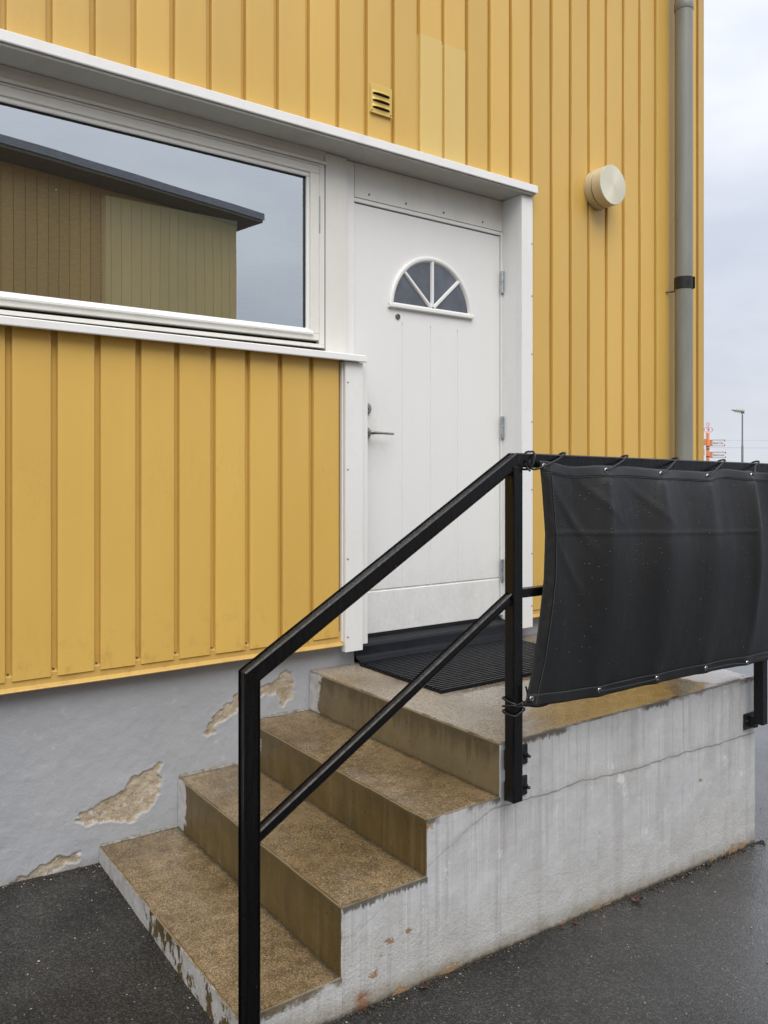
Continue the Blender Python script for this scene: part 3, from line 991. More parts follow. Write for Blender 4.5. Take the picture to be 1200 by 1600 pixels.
# ---- door surround
bx('corner_board', WHITE, house, 1.930, 2.0215, -0.022, 0.012, 0.655, 1.921, 0.002)
bx('corner_board_return', WHITE, house, 1.9225, 1.9285, -0.004, 0.014, 0.70, 1.922, 0.001)
bx('door_jamb', WHITE, house, 2.0225, 2.071, 0.0125, 0.14, 0.672, 1.95, 0.002)
bx('casing', WHITE, house, 3.0035, 3.083, -0.022, 0.013, 0.640, 2.8625, 0.0025)
bx('reveal_board', WHITE, house, 3.0045, 3.016, 0.0135, 0.15, 0.668, 2.8625, 0.001)
bx('door_frame_side', WHITE_DOOR, house, 2.9935, 3.004, 0.118, 0.15, 0.690, 2.70, 0.002)
bx('door_frame_head', WHITE_DOOR, house, 2.072, 2.993, 0.121, 0.15, 2.6835, 2.702, 0.003)
bx('transom_board', WHITE_WARM, house, 2.0715, 3.0035, 0.117, 0.15, 2.703, 2.8615, 0.002)
for x in (2.150, 2.365, 2.60, 2.86):
    mm = MB()
    mm.lathe([(0.005, 0), (0.005, 0.002), (0.003, 0.003)], (x, 0.1168, 2.728), (0, -1, 0), 12)
    mm.build('screw', SCREW, house)
for z in (0.75, 1.02, 1.35, 1.70, 2.05, 2.35, 2.62):
    mm = MB()
    mm.lathe([(0.0035, 0), (0.0035, 0.0015), (0.002, 0.002)], (3.075, -0.0222, z), (0, -1, 0), 10)
    mm.build('screw', SCREW, house)
for z in (0.72, 1.06, 1.45, 1.83):
    mm = MB()
    mm.lathe([(0.0035, 0), (0.0035, 0.0015), (0.002, 0.002)], (1.942, -0.0222, z), (0, -1, 0), 10)
    mm.build('screw', SCREW, house)
# ---- door leaf with V grooves
DL, DR, DB, DT, DY = 2.074, 2.9925, 0.686, 2.680, 0.130
gxs = [2.354, 2.528, 2.702]
g = 0.0042
xs = [DL, DL + 0.002]
for gxx in gxs:
    xs += [gxx - g, gxx, gxx + g]
xs += [DR - 0.002, DR]
zs = [DB, DB + 0.002, 0.878, 0.884, 0.890, 2.150, 2.160, 2.678, DT]
P = np.zeros((len(xs), len(zs), 3))
for i, x in enumerate(xs):
    for j, z in enumerate(zs):
        y = DY
        if any(abs(x - q) < 1e-6 for q in gxs) and 0.880 < z < 2.155:
            y += 0.006
        if abs(z - 0.884) < 1e-6 and DL + 0.001 < x < DR - 0.001:
            y += 0.006
        if i in (0, len(xs) - 1) or j in (0, len(zs) - 1):
            y += 0.003
        P[i, j] = (x, y, z)
dm = MB()
dm.grid(P, flip=True)
dm.box(DL, DR, DY + 0.008, 0.185, DB, DT)
door = dm.build('door', WHITE_DOOR, house)
gm = MB()
gm.box(2.070, 2.0745, 0.136, 0.15, DB, DT + 0.004)
gm.box(2.07, 2.995, 0.138, 0.15, DT - 0.001, DT + 0.006)
gm.box(2.07, 2.995, 0.134, 0.15, DB - 0.012, DB + 0.001)
gm.build('door_gap', DARK, door)
# half-round fan light
FC, FZ, FRX, FRZ = 2.532, 2.222, 0.265, 0.276
def arc(rx, rz, n=40, a0=0.0, a1=math.pi):
    return [(FC + rx * math.cos(a0 + (a1 - a0) * i / n), FZ + rz * math.sin(a0 + (a1 - a0) * i / n)) for i in range(n + 1)]
fm = MB()
lay = [(0.0, 0.1300), (0.002, 0.119), (0.008, 0.114), (0.016, 0.1135), (0.022, 0.116), (0.027, 0.1225), (0.030, 0.1295)]
rings = [[(x, y, z) for x, z in arc(FRX - o, FRZ - o)] for o, y in lay]
for r in rings:
    fm.v += r
nn = 41
for i in range(len(lay) - 1):
    for j in range(nn - 1):
        a = i * nn + j
        fm.face((a, a + 1, a + nn + 1, a + nn))
pf = [(0.1300, 2.2205), (0.115, 2.2215), (0.112, 2.226), (0.112, 2.238), (0.117, 2.245), (0.1295, 2.250)]
fm.prism_x(pf, FC - FRX, FC + FRX, closed=True)
frame = fm.build('fan_light_frame', WHITE, door, 30)
angs = [0, R(45), R(90), R(135), R(180)]
for i in range(4):
    pm = MB()
    pts = [(FC, FZ + 0.016)] + arc(FRX - 0.024, FRZ - 0.024, 14, angs[i], angs[i + 1])
    k0 = len(pm.v)
    pm.v += [(x, 0.1272, max(z, FZ + 0.016)) for x, z in pts]
    pm.face(range(len(pts)))
    pm.build('pane', PANE_DARK, door)
for a in angs[1:4]:
    d = Vector((math.cos(a) * (FRX - 0.024), math.sin(a) * (FRZ - 0.024)))
    pn = Vector((-d.y, d.x)).normalized() * 0.0095
    c0 = Vector((FC, FZ + 0.02))
    c1 = Vector((FC, FZ)) + d
    b = MB()
    q = [(c0 + pn), (c0 - pn), (c1 - pn), (c1 + pn)]
    pi_ = pn * 0.55
    q2 = [(c0 + pi_), (c0 - pi_), (c1 - pi_), (c1 + pi_)]
    b.v += [(p.x, 0.1268, p.y) for p in q] + [(p.x, 0.1165, p.y) for p in q2]
    for f in ((4, 5, 6, 7), (0, 1, 5, 4), (1, 2, 6, 5), (2, 3, 7, 6), (3, 0, 4, 7)):
        b.face(f)
    b.build('glazing_bar', WHITE, door)
# hardware
mm = MB()
mm.lathe([(0.0135, 0), (0.0135, 0.004), (0.0115, 0.0065), (0.0085, 0.0065), (0.0075, 0.004), (0.002, 0.0045)], (2.325, DY, 2.183), (0, -1, 0), 24)
mm.build('peephole', SCREW, door, 30)
lk = MB()
lk.lathe([(0.029, 0), (0.029, 0.012), (0.026, 0.016), (0.0205, 0.017), (0.0195, 0.015), (0.0185, 0.022), (0.017, 0.0235), (0.004, 0.0235)], (2.136, DY, 1.735), (0, -1, 0), 32)
lock = lk.build('lock_cylinder', STEEL, door, 30)
bx('keyhole', DARK, lock, 2.1385, 2.1415, DY - 0.0242, DY - 0.0236, 1.724, 1.736, 0)
hd = MB()
hd.lathe([(0.0275, 0), (0.0275, 0.009), (0.024, 0.0125), (0.011, 0.0135), (0.0105, 0.05), (0.008, 0.053)], (2.138, DY, 1.622), (0, -1, 0), 32)
hrose = hd.build('door_handle', STEEL, door, 30)
lv = MB()
pts = [(2.138, DY - 0.046, 1.622), (2.150, DY - 0.050, 1.622), (2.162, DY - 0.052, 1.6215), (2.185, DY - 0.053, 1.621), (2.225, DY - 0.053, 1.6200), (2.262, DY - 0.052, 1.6190)]
lv.tube(pts, [0.0095, 0.0095, 0.0075, 0.0062, 0.0058, 0.0054], 10)
lv.build('lever', STEEL, hrose, 40)
for z0, z1 in ((2.377, 2.494), (1.615, 1.735), (0.870, 0.987)):
    h = MB()
    mz = (z0 + z1) / 2
    h.lathe([(0.007, 0), (0.0100, 0.003), (0.0100, (z1 - z0) / 2 - 0.001), (0.0085, (z1 - z0) / 2 - 0.0005)], (2.9945, 0.1125, z0), (0, 0, 1), 16)
    h.lathe([(0.0085, 0), (0.0100, 0.0015), (0.0100, (z1 - z0) / 2 - 0.004), (0.007, (z1 - z0) / 2 - 0.001)], (2.9945, 0.1125, mz + 0.001), (0, 0, 1), 16)
    h.build('hinge', ZINC, door, 35)
# black threshold flashing
THR = plain('black_threshold_sheet', (0.005, 0.006, 0.009), 0.42, 0.0, 0.25, 18, 0.4)
t = MB()
xsT = np.linspace(2.0225, 3.006, 60)
prof = [(0.140, 0.676), (0.128, 0.676), (0.120, 0.671), (0.060, 0.662), (0.045, 0.658), (0.041, 0.650), (0.038, 0.618), (0.030, 0.606), (0.006, 0.598), (-0.004, 0.592)]
PT = np.array([[(x, y, z) for y, z in prof] for x in xsT])
PT[..., 1] += 0.004 * fbm(PT * np.array([1, 0, 1]), 9, 3)
PT[..., 2] += 0.003 * fbm(PT * np.array([1, 1, 0]), 8, 4)
t.grid(PT, flip=True)
t.build('threshold', THR, house, 'all')

# ---- ventilation grille
VENT = yellow_mat('vent_yellow', (0.56, 0.40, 0.085), (0.64, 0.46, 0.12))
vent = thing('air_vent', 'small square yellow louvred air vent on the siding above the door', 'vent')
vm = MB()
VX0, VX1, VZ0, VZ1 = 2.0735, 2.192, 3.050, 3.179
vm.box(VX0, VX1, -0.006, 0.0, VZ0, VZ1, 0.002)
vm.prism_x([(-0.0055, VZ0 + 0.004), (-0.013, VZ0 - 0.002), (-0.012, VZ0 - 0.004), (-0.0045, VZ0 + 0.001)], VX0, VX1)
vm.build('cover_plate', VENT, vent)
for i in range(3):
    z = 3.072 + i * 0.031
    a = MB()
    n = 12
    top, lip = [], []
    for j in range(n + 1):
        u = j / n
        x = 2.084 + u * 0.096
        bulge = math.sin(math.pi * u) ** 0.45
        top.append((x, -0.0062, z + 0.019))
        lip.append((x, -0.0065 - 0.013 * bulge, z + 0.006))
    a.v += top + lip + [(x, y + 0.0015, zz - 0.0012) for x, y, zz in lip]
    for j in range(n):
        a.face((j, j + 1, n + 2 + j, n + 1 + j))
        a.face((n + 1 + j, n + 2 + j, 2 * n + 3 + j, 2 * n + 2 + j))
    lo = a.build('louvre', VENT, vent, True)
    bx('louvre_slot', DARK, vent, 2.086, 2.178, -0.0068, -0.0060, z - 0.001, z + 0.007, 0)
for x in (VX0 + 0.008, VX1 - 0.008):
    mm = MB()
    mm.lathe([(0.0032, 0), (0.003, 0.002)], (x, -0.006, VZ0 + 0.009), (0, -1, 0), 10)
    mm.build('screw', SCREW, vent)

# ---- wall lamp
def lamp_mat(name, base, rough, metal):
    M = Mat(name, base, rough, 0.5, metal)
    n_ = M.noise(3, 3, 0.5)
    M.set('Base Color', M.mix(M.rng(n_, 0.3, 0.7), tuple(v * 0.9 for v in base), base))
    return M
CREAM = lamp_mat('cream_enamel', (0.62, 0.53, 0.34), 0.38, 0).m
BRUSH_M = lamp_mat('brushed_cream_lens', (0.80, 0.74, 0.56), 0.30, 0.75)
BRUSH_M.set('Anisotropic', 0.75)
tan = BRUSH_M.n('ShaderNodeTangent', direction_type='RADIAL', axis='Y')
BRUSH_M.set('Tangent', tan.outputs[0])
BRUSH = BRUSH_M.m
lamp = thing('wall_lamp', 'round cream drum wall lamp on the siding right of the door', 'wall lamp')
LC = (3.606, -0.0005, 3.008)
a = MB()
a.lathe([(0.100, 0.0), (0.1065, 0.003), (0.1065, 0.044), (0.1045, 0.0465)], LC, (0, -1, 0), 64)
a.build('lamp_base', CREAM, lamp, 30)
a = MB()
a.lathe([(0.098, 0.044), (0.098, 0.058)], LC, (0, -1, 0), 64)
a.build('seam_ring', DARK, lamp, 30)
a = MB()
a.lathe([(0.1045, 0.0535), (0.1075, 0.055), (0.1075, 0.1125), (0.1065, 0.1135), (0.102, 0.1137)], LC, (0, -1, 0), 64)
drum = a.build('lamp_drum', lamp_mat('cream_drum', (0.66, 0.58, 0.40), 0.3, 0).m, lamp, 30)
drum.data.transform(Matrix.Translation(-Vector(LC)))
drum.location = LC
a = MB()
prof = [(0.1062, 0.1130), (0.1056, 0.1146), (0.07, 0.1152), (0.03, 0.1158), (0.001, 0.116)]
a.lathe(prof, (0, 0, 0), (0, -1, 0), 64)
disc = a.build('lamp_lens', BRUSH, lamp, 20)
disc.location = LC

# ---- downpipe
PIPE_M = Mat('weathered_grey_pipe', (0.30, 0.30, 0.27), 0.45, 0.5)
n_ = PIPE_M.noise(7, 5, 0.65, PIPE_M.map((1, 1, 0.2)))
PIPE_M.set('Base Color', PIPE_M.mix(PIPE_M.rng(n_, 0.3, 0.7), (0.185, 0.185, 0.160), (0.255, 0.262, 0.235)))
PIPE_M.set('Roughness', PIPE_M.rng(n_, 0.3, 0.7, 0.32, 0.55))
PIPE = PIPE_M.m
pipe = thing('downpipe', 'grey metal rain downpipe at the right corner of the yellow house', 'downpipe')
PXC, PYC = 4.305, -0.078
a = MB()
a.lathe([(0.052, 0), (0.052, 4.24)], (PXC, PYC, 0.0), (0, 0, 1), 40)
a.build('pipe', PIPE, pipe, 40)
a = MB()
a.lathe([(0.0535, 0), (0.056, 0.006), (0.056, 0.05), (0.0525, 0.058), (0.0525, TOP - 4.20 - 0.03)], (PXC, PYC, 4.20), (0, 0, 1), 40)
a.build('upper_pipe', PIPE, pipe, 40)
a = MB()
a.lathe([(0.0515, 0), (0.0515, 0.12), (0.050, 0.125)], (PXC, PYC - 0.0, -0.12), (0, 0, 1), 40)
a.build('foot', PIPE, pipe, 40)
a = MB()
a.tube([(PXC + 0.0545 * math.cos(q), PYC + 0.0545 * math.sin(q), 0) for q in np.linspace(0, 6.28, 40)], 0.0001, 4)
cl = MB()
cl.lathe([(0.0525, 0), (0.0555, 0.001), (0.0555, 0.071), (0.0525, 0.072)], (PXC, PYC, 2.535), (0, 0, 1), 40)
cl.box(PXC + 0.022, PXC + 0.027, PYC - 0.058, PYC - 0.046, 2.536, 2.606)
clamp = cl.build('pipe_clamp', PLATE, pipe, 40)
a = MB()
a.tube([(PXC - 0.02, PYC + 0.05, 2.53), (PXC - 0.06, -0.012, 2.525), (PXC - 0.075, 0.016, 2.523)], 0.004, 8)
a.build('bracket_pin', PLATE, clamp, True)
a = MB()
a.prism_x([(-0.46, TOP - 0.08), (-0.44, TOP - 0.14), (-0.38, TOP - 0.15), (-0.33, TOP - 0.14), (-0.32, TOP - 0.06), (-0.335, TOP - 0.06), (-0.345, TOP - 0.13), (-0.43, TOP - 0.128), (-0.445, TOP - 0.08)], HX0 - 0.3, HX1 + 0.3)
gut = a.build('gutter', PIPE, house)
a = MB()
a.tube([(PXC, PYC, TOP - 0.05), (PXC, PYC - 0.02, TOP - 0.01), (PXC, -0.12, TOP - 0.02), (PXC, -0.38, TOP - 0.15)], 0.05, 16)
a.build('pipe_bend', PIPE, pipe, 40)

# ================================================================== CONCRETE STAIRS
stairs = thing('concrete_stairs', 'worn concrete entrance stairs of four steps with painted grey-white sides', 'stairs')
SX = [0.898, 1.199, 1.497, 1.790]
SXE = 3.262
ST = [0.062, 0.252, 0.418, 0.584]
SY0, SY1 = -1.127, 0.047
CHIPS = [(1.36, 0.105, 0.010), (1.335, 0.075, 0.006), (1.56, -0.058, 0.018), (1.60, -0.056, 0.018), (2.96, -0.108, 0.016), (3.03, -0.105, 0.018), (3.10, -0.105, 0.022), (3.155, -0.107, 0.02), (2.25, -0.082, 0.017), (2.31, -0.085, 0.020), (1.40, -0.055, 0.020), (2.87, 0.229, 0.008), (1.505, 0.395, 0.010), (1.31, 0.03, 0.010), (1.43, 0.115, 0.008), (2.08, -0.08, 0.012)]
def lines(a, b, step, edge=0.005):
    n = max(2, int(round((b - a) / step)))
    v = list(np.linspace(a, b, n + 1))
    return np.array([a, a + edge] + v[1:-1] + [b - edge, b])
def disp(p):
    d = np.stack([fbm(p, 14, 1, 3), fbm(p, 14, 2, 3), fbm(p, 14, 3, 3)], -1) * 0.0022
    return d
def near_edges(p, b):
    """soften and chip the arrises: p (..., 3), b = (x0,x1,y0,y1,z0,z1)"""
    x0, x1, y0, y1, z0, z1 = b
    q = p.copy()
    e = 1e-5
    onx = np.abs(p[..., 0] - x0) < e
    ontop = np.abs(p[..., 2] - z1) < e
    onside = np.abs(p[..., 1] - y0) < e
    onend = np.abs(p[..., 0] - x1) < e
    cut = 0.0035 + 0.005 * np.clip(fbm(p, 22, 31, 3), 0, 1) + 0.012 * np.clip(fbm(p, 30, 37, 2) - 0.45, 0, 1)
    two = onx & ontop
    q[..., 0] += np.where(two, cut, 0)
    q[..., 2] -= np.where(two, cut * 0.8, 0)
    two = onside & ontop
    q[..., 1] += np.where(two, cut, 0)
    q[..., 2] -= np.where(two, cut * 0.8, 0)
    two = onx & onside
    q[..., 0] += np.where(two, cut * 0.8, 0)
    q[..., 1] += np.where(two, cut * 0.8, 0)
    two = onend & onside
    q[..., 0] -= np.where(two, cut * 0.8, 0)
    q[..., 1] += np.where(two, cut * 0.8, 0)
    two = onend & ontop
    q[..., 0] -= np.where(two, cut, 0)
    q[..., 2] -= np.where(two, cut, 0)
    return q
for i in range(4):
    x0 = SX[i]
    last = i == 3
    x1 = SXE if last else SX[i + 1] + 0.0
    zt, zb = ST[i], -0.30
    b = (x0, x1 if last else 99, SY0, SY1, zb, zt)
    st = 0.0095
    lx = lines(x0, x1, st)
    if not last:
        lx = lx[:-2].tolist() + [x1 + 0.004]
        lx = np.array(lx)
    ly = lines(SY0, SY1, st)
    lz = np.array([q for q in lines(zb, zt, st)])
    m = MB()
    att = {'inner': [], 'depth': [], 'above': [], 'chip': [], 'rust': []}
    def add(P, mi, flip, kind):
        Q = near_edges(P, b)
        keep = Q + disp(P)
        m.grid(keep, mi, flip)
        n = P.shape[0] * P.shape[1]
        px, py, pz = P[..., 0].ravel(), P[..., 1].ravel(), P[..., 2].ravel()
        inner = (np.full(n, 9.0) if last else (x1 - px))
        inner = np.minimum(inner, (SY1 - py) * 1.0 + (0.0 if not last else 9))
        att['inner'] += list(inner if kind == 'top' else np.full(n, 9.0))
        att['depth'] += list(zt - pz)
        att['above'] += list(pz - ground_z(px, py))
        ch = np.zeros(n)
        ru = np.zeros(n)
        if kind == 'side':
            p3 = np.stack([px, py, pz], -1)
            wob = 1 + 1.1 * fbm(p3, 45, 11, 4)
            for cx_, cz_, r_ in CHIPS:
                dd = np.sqrt(((px - cx_) / 1.35) ** 2 + (pz - cz_) ** 2)
                ch = np.maximum(ch, np.clip(1.0 - dd / (r_ * 2.4), 0, 1))
            d2 = np.sqrt((px - 1.267) ** 2 + ((pz + 0.022) / np.where(pz < -0.022, 1.8, 0.8)) ** 2)
            ru = np.clip(1.25 - d2 / 0.026, 0, 1) * 0.9
        att['chip'] += list(ch)
        att['rust'] += list(ru)
    A, B = np.meshgrid(lx, ly, indexing='ij')
    add(np.stack([A, B, np.full(A.shape, zt)], -1), 0, False, 'top')
    A, B = np.meshgrid(ly, lz, indexing='ij')
    add(np.stack([np.full(A.shape, x0), A, B], -1), 1, True, 'front')
    A, B = np.meshgrid(lx, lz, indexing='ij')
    add(np.stack([A, np.full(A.shape, SY0), B], -1), 2, True, 'side') if False else add(np.stack([A, np.full(A.shape, SY0), B], -1), 2, True, 'side')
    if last:
        A, B = np.meshgrid(ly, lz, indexing='ij')
        add(np.stack([np.full(A.shape, x1), A, B], -1), 2, False, 'side')
    me = m.mesh('landing' if last else 'step', [TREAD, RISER, SIDE], 'all')
    bm = bmesh.new()
    bm.from_mesh(me)
    bmesh.ops.recalc_face_normals
    bm.free()
    for k_, v_ in att.items():
        attr(me, k_, v_)
    try:
        me.set_sharp_from_angle(angle=R(50))
    except Exception:
        pass
    link('landing' if last else 'step', me, stairs)
# mortar fillet where treads meet the wall
FIL = plain('rough_mortar_fillet', (0.20, 0.19, 0.165), 0.8, 0, 0.3, 60, 0.5)
for i in range(3):
    xa, xb = SX[i] + 0.004, SX[i + 1] - 0.004
    xsF = np.linspace(xa, xb, 40)
    pr = np.array([[(x, 0.050, ST[i] + 0.008), (x, 0.046, ST[i] + 0.005), (x, 0.041, ST[i] + 0.001), (x, 0.036, ST[i] - 0.003)] for x in xsF])
    w = fbm(pr * np.array([1, 0, 0]), 30, i + 3, 3)
    pr[..., 2] += np.clip(w, -0.6, 1) * 0.006 * (pr[..., 2] > ST[i])
    pr[..., 1] -= np.abs(w) * 0.006 * (pr[..., 1] < 0.045)
    fmm = MB()
    fmm.grid(pr, flip=True)
    fmm.build('mortar_fillet', FIL, stairs, 'all')

# ---- thin white patch, speckled grey, at the far end of the landing
WHITE_PATCH_M = Mat('speckled_white', (0.8, 0.81, 0.83), 0.25)
sp = WHITE_PATCH_M.noise(90, 4, 0.7)
WHITE_PATCH_M.set('Base Color', WHITE_PATCH_M.mix(WHITE_PATCH_M.rng(sp, 0.60, 0.68), (0.84, 0.85, 0.87), (0.38, 0.36, 0.33)))
WHITE_PATCH_M.set('Normal', WHITE_PATCH_M.bump(sp, 0.004, 0.8))
WHITE_PATCH_M.set('Roughness', 0.3)
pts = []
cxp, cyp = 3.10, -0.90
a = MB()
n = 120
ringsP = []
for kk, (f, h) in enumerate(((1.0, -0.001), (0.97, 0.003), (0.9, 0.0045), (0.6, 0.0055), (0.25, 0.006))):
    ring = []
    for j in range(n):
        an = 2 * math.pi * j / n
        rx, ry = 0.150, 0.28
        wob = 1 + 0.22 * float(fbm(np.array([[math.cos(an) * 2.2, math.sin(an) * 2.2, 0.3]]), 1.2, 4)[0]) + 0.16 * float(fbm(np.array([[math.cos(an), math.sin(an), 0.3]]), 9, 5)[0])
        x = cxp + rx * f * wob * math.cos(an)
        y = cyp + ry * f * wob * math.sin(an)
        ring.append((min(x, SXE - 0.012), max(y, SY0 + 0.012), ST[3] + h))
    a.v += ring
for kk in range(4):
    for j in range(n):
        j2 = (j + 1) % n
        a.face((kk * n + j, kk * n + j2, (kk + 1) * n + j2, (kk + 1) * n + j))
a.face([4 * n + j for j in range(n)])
pud = a.build('white_patch', WHITE_PATCH_M.m, None, 'all')
tag(pud, 'white grey-speckled patch on the far corner of the landing, under the banner', 'puddle')

# ---- door mat
RUB_M = Mat('black_ribbed_rubber', (0.008, 0.009, 0.011), 0.34, 0.3)
rn = RUB_M.noise(30, 4, 0.7)
rv = RUB_M.vor(60)
rp = RUB_M.n('ShaderNodeSeparateXYZ', {0: rv['Color']}).outputs
RUB_M.set('Base Color', RUB_M.mix(RUB_M.mul(RUB_M.math('GREATER_THAN', rp['X'], 0.985), RUB_M.rng(rv['Distance'], 0.15, 0.3, 1, 0)), (0.006, 0.007, 0.009), (0.16, 0.15, 0.14)))
RUB_M.set('Roughness', RUB_M.rng(rn, 0.3, 0.7, 0.22, 0.5))
mat_root = MB()
MX0, MX1, MY0, MY1 = 2.008, 2.945, -0.578, -0.006
nr = 25
prof = []
dy = (MY1 - MY0) / nr
for i in range(nr):
    y = MY0 + i * dy
    prof += [(y + dy * 0.02, 0.5885), (y + dy * 0.12, 0.5975), (y + dy * 0.50, 0.5975), (y + dy * 0.62, 0.5885)]
xsM = np.linspace(MX0, MX1, 30)
PM = np.array([[(x, y, z) for y, z in prof] for x in xsM])
wv = 0.0035 * (fbm(PM * np.array([1, 1, 0]), 3.0, 9, 2) + 0.6)
PM[..., 2] += np.clip(wv, 0, 1)
PM[..., 0] += 0.004 * fbm(PM * np.array([0.2, 1, 0]), 4, 2)
mat_root.grid(PM)
bot = PM.copy()
bot[..., 2] = ST[3] + 0.0015
for e in (0, -1):
    strip = np.stack([PM[e], bot[e]], 0)
    mat_root.grid(strip, flip=(e == 0))
for e in (0, -1):
    strip = np.stack([PM[:, e], bot[:, e]], 1)
    mat_root.grid(strip)
dmo = mat_root.build('door_mat', RUB_M.m, None, 30)
tag(dmo, 'black ribbed rubber doormat on the landing before the white door', 'doormat')

# ================================================================== RAILING
rail = thing('stair_railing', 'black painted square-tube metal railing along the open side of the stairs', 'railing')
YR = -1.180
zc1, zc2, zc3 = 0.936, 1.474, 1.450
hr = sweep_rect([(0.8985, YR, 0.80), (0.8985, YR, zc1), (1.800, YR, zc2), (3.42, YR, zc3)], 0.040, 0.044, False)
hr.build('handrail', BLACK, rail)
pz = float(ground_z(np.array(0.9), np.array(-1.18)))
sweep_rect([(0.8985, YR, pz - 0.1), (0.8985, YR, 0.80)], 0.040, 0.044, True, False).build('post', BLACK, rail)
bx('post', BLACK, rail, 1.780, 1.820, YR - 0.020, YR + 0.020, 0.418, 1.455, 0.004)
bx('post', BLACK, rail, 3.188, 3.228, YR - 0.020, YR + 0.020, 0.405, 1.435, 0.004)
sl_ = (1.052 - 0.538) / (1.78 - 0.919)
mr = sweep_rect([(0.915, YR, 0.538 - 0.004 * sl_), (1.784, YR, 1.052)], 0.030, 0.028)
mr.build('mid_rail', BLACK, rail)
bx('mid_rail', BLACK, rail, 1.8195, 3.189, YR - 0.015, YR + 0.015, 1.046, 1.074, 0.003)
bx('mid_rail', BLACK, rail, 3.2275, 3.42, YR - 0.015, YR + 0.015, 1.046, 1.074, 0.003)
for x0, x1, z0, z1, xb in ((1.826, 1.9085, 0.499, 0.563, 1.892), (1.826, 1.907, 0.400, 0.463, 1.890)):
    pl = MB()
    pl.box(x0 - 0.02, x1, SY0 - 0.0085, SY0 - 0.0025, z0, z1, 0.004)
    pl.box(x0 - 0.018, x0 - 0.009, YR + 0.018, SY0 - 0.008, z0 + 0.008, z1 - 0.008, 0.001)
    br = pl.build('bracket', PLATE, rail)
    zb_ = (z0 + z1) / 2
    bt = MB()
    bt.lathe([(0.0135, 0), (0.0135, 0.002), (0.0095, 0.0022), (0.0095, 0.010), (0.0055, 0.0105), (0.0055, 0.024), (0.004, 0.0255)], (xb, SY0 - 0.0085, zb_), (0, -1, 0), 6)
    bt.build('bolt', PLATE, br)
pl = MB()
pl.box(3.165, 3.250, SY0 - 0.0085, SY0 - 0.0025, 0.375, 0.441, 0.003)
pl.box(3.196, 3.222, YR + 0.018, SY0 - 0.008, 0.385, 0.431, 0.001)
br = pl.build('bracket', PLATE, rail)
bt = MB()
bt.lathe([(0.009, 0), (0.0085, 0.003), (0.005, 0.0055)], (3.182, SY0 - 0.0085, 0.408), (0, -1, 0), 12)
bt.build('bolt', PLATE, br)

# ================================================================== TARPAULIN BANNER
ban = thing('tarpaulin_banner', 'black vinyl tarpaulin screen laced to the landing railing, wet with rain', 'tarpaulin')
YT = -1.214
EX = [1.891, 2.175, 2.465, 2.756, 3.046, 3.336]
EZ = [1.456, 1.443, 1.432, 1.423, 1.427, 1.422]
BX_ = [1.835, 2.149, 2.454, 2.748, 3.019, 3.31]
BZ_ = [0.738, 0.717, 0.713, 0.707, 0.692, 0.688]
def ztop(x):
    z = np.interp(x, EX, EZ)
    ph = np.interp(x, EX, np.arange(6))
    fr_ = ph - np.floor(ph)
    sag = np.sin(np.pi * fr_) ** 2
    amp = np.interp(np.floor(ph), [0, 1, 2, 3, 4, 5], [0.010, -0.004, -0.002, -0.010, 0.004, 0.0])
    return z + 0.016 - sag * amp
def zbot(x):
    return np.interp(x, [1.813, 1.985, 2.172, 2.375, 2.597, 2.839, 3.197, 3.38], [0.716, 0.702, 0.692, 0.692, 0.690, 0.685, 0.677, 0.675])
LEFT_V = [0.0, 0.06, 0.13, 0.30, 0.48, 0.63, 0.82, 0.94, 1.0]
LEFT_X = [1.876, 1.880, 1.886, 1.899, 1.894, 1.877, 1.852, 1.824, 1.810]
NU, NV = 240, 130
us, vs_ = np.linspace(0, 1, NU), np.linspace(0, 1, NV)
XT = np.zeros((NU, NV))
for j, v in enumerate(vs_):
    xl = np.interp(v, LEFT_V, LEFT_X)
    xr = 3.385 - 0.02 * v
    # straighten the left-edge bow out over the width
    XT[:, j] = xl * (1 - us) + xr * us
top = ztop(XT[:, :1] * 1.0)
ZT = top * (1 - vs_)[None, :] + zbot(XT) * vs_[None, :]
Ug, Vg = np.meshgrid(us, vs_, indexing='ij')
Yd = np.zeros((NU, NV))
for ex in EX:      # pulls running down from each eyelet
    d = XT - ex
    wid = 0.018 + 0.10 * Vg
    Yd += -0.012 * np.exp(-(d / wid) ** 2) * np.exp(-Vg * 3.0) * np.clip(Vg * 14, 0, 1)
    wid2 = 0.10 + 0.02 * Vg
    Yd += 0.010 * np.exp(-((XT - ex - 0.145) / wid2) ** 2) * np.exp(-((Vg - 0.15) / 0.22) ** 2)
for bxx in BX_:
    Yd += -0.008 * np.exp(-((XT - bxx) / (0.03 + 0.10 * (1 - Vg))) ** 2) * np.exp(-(1 - Vg) * 5)
Yd += -0.055 * np.sin(np.pi * Vg ** 0.8) * np.sin(np.pi * np.clip(Ug * 1.1, 0, 1)) ** 0.7
Yd += -0.016 * np.exp(-((XT - 3.05) / 0.035) ** 2) * np.sin(np.pi * np.clip(Vg * 1.05, 0, 1)) ** 0.6
Yd += 0.011 * np.cos((XT - 1.891) * 2 * np.pi / 0.2895 + 0.35 * np.sin(Vg * 2.3)) * np.exp(-((Vg - 0.28) / 0.38) ** 2) * -1
pt = np.stack([XT, ZT * 0.8, ZT * 0], -1)
Yd += 0.010 * fbm(pt * np.array([1, 0.3, 1]), 4.5, 21, 2) + 0.0008 * fbm(pt, 22, 22, 2)
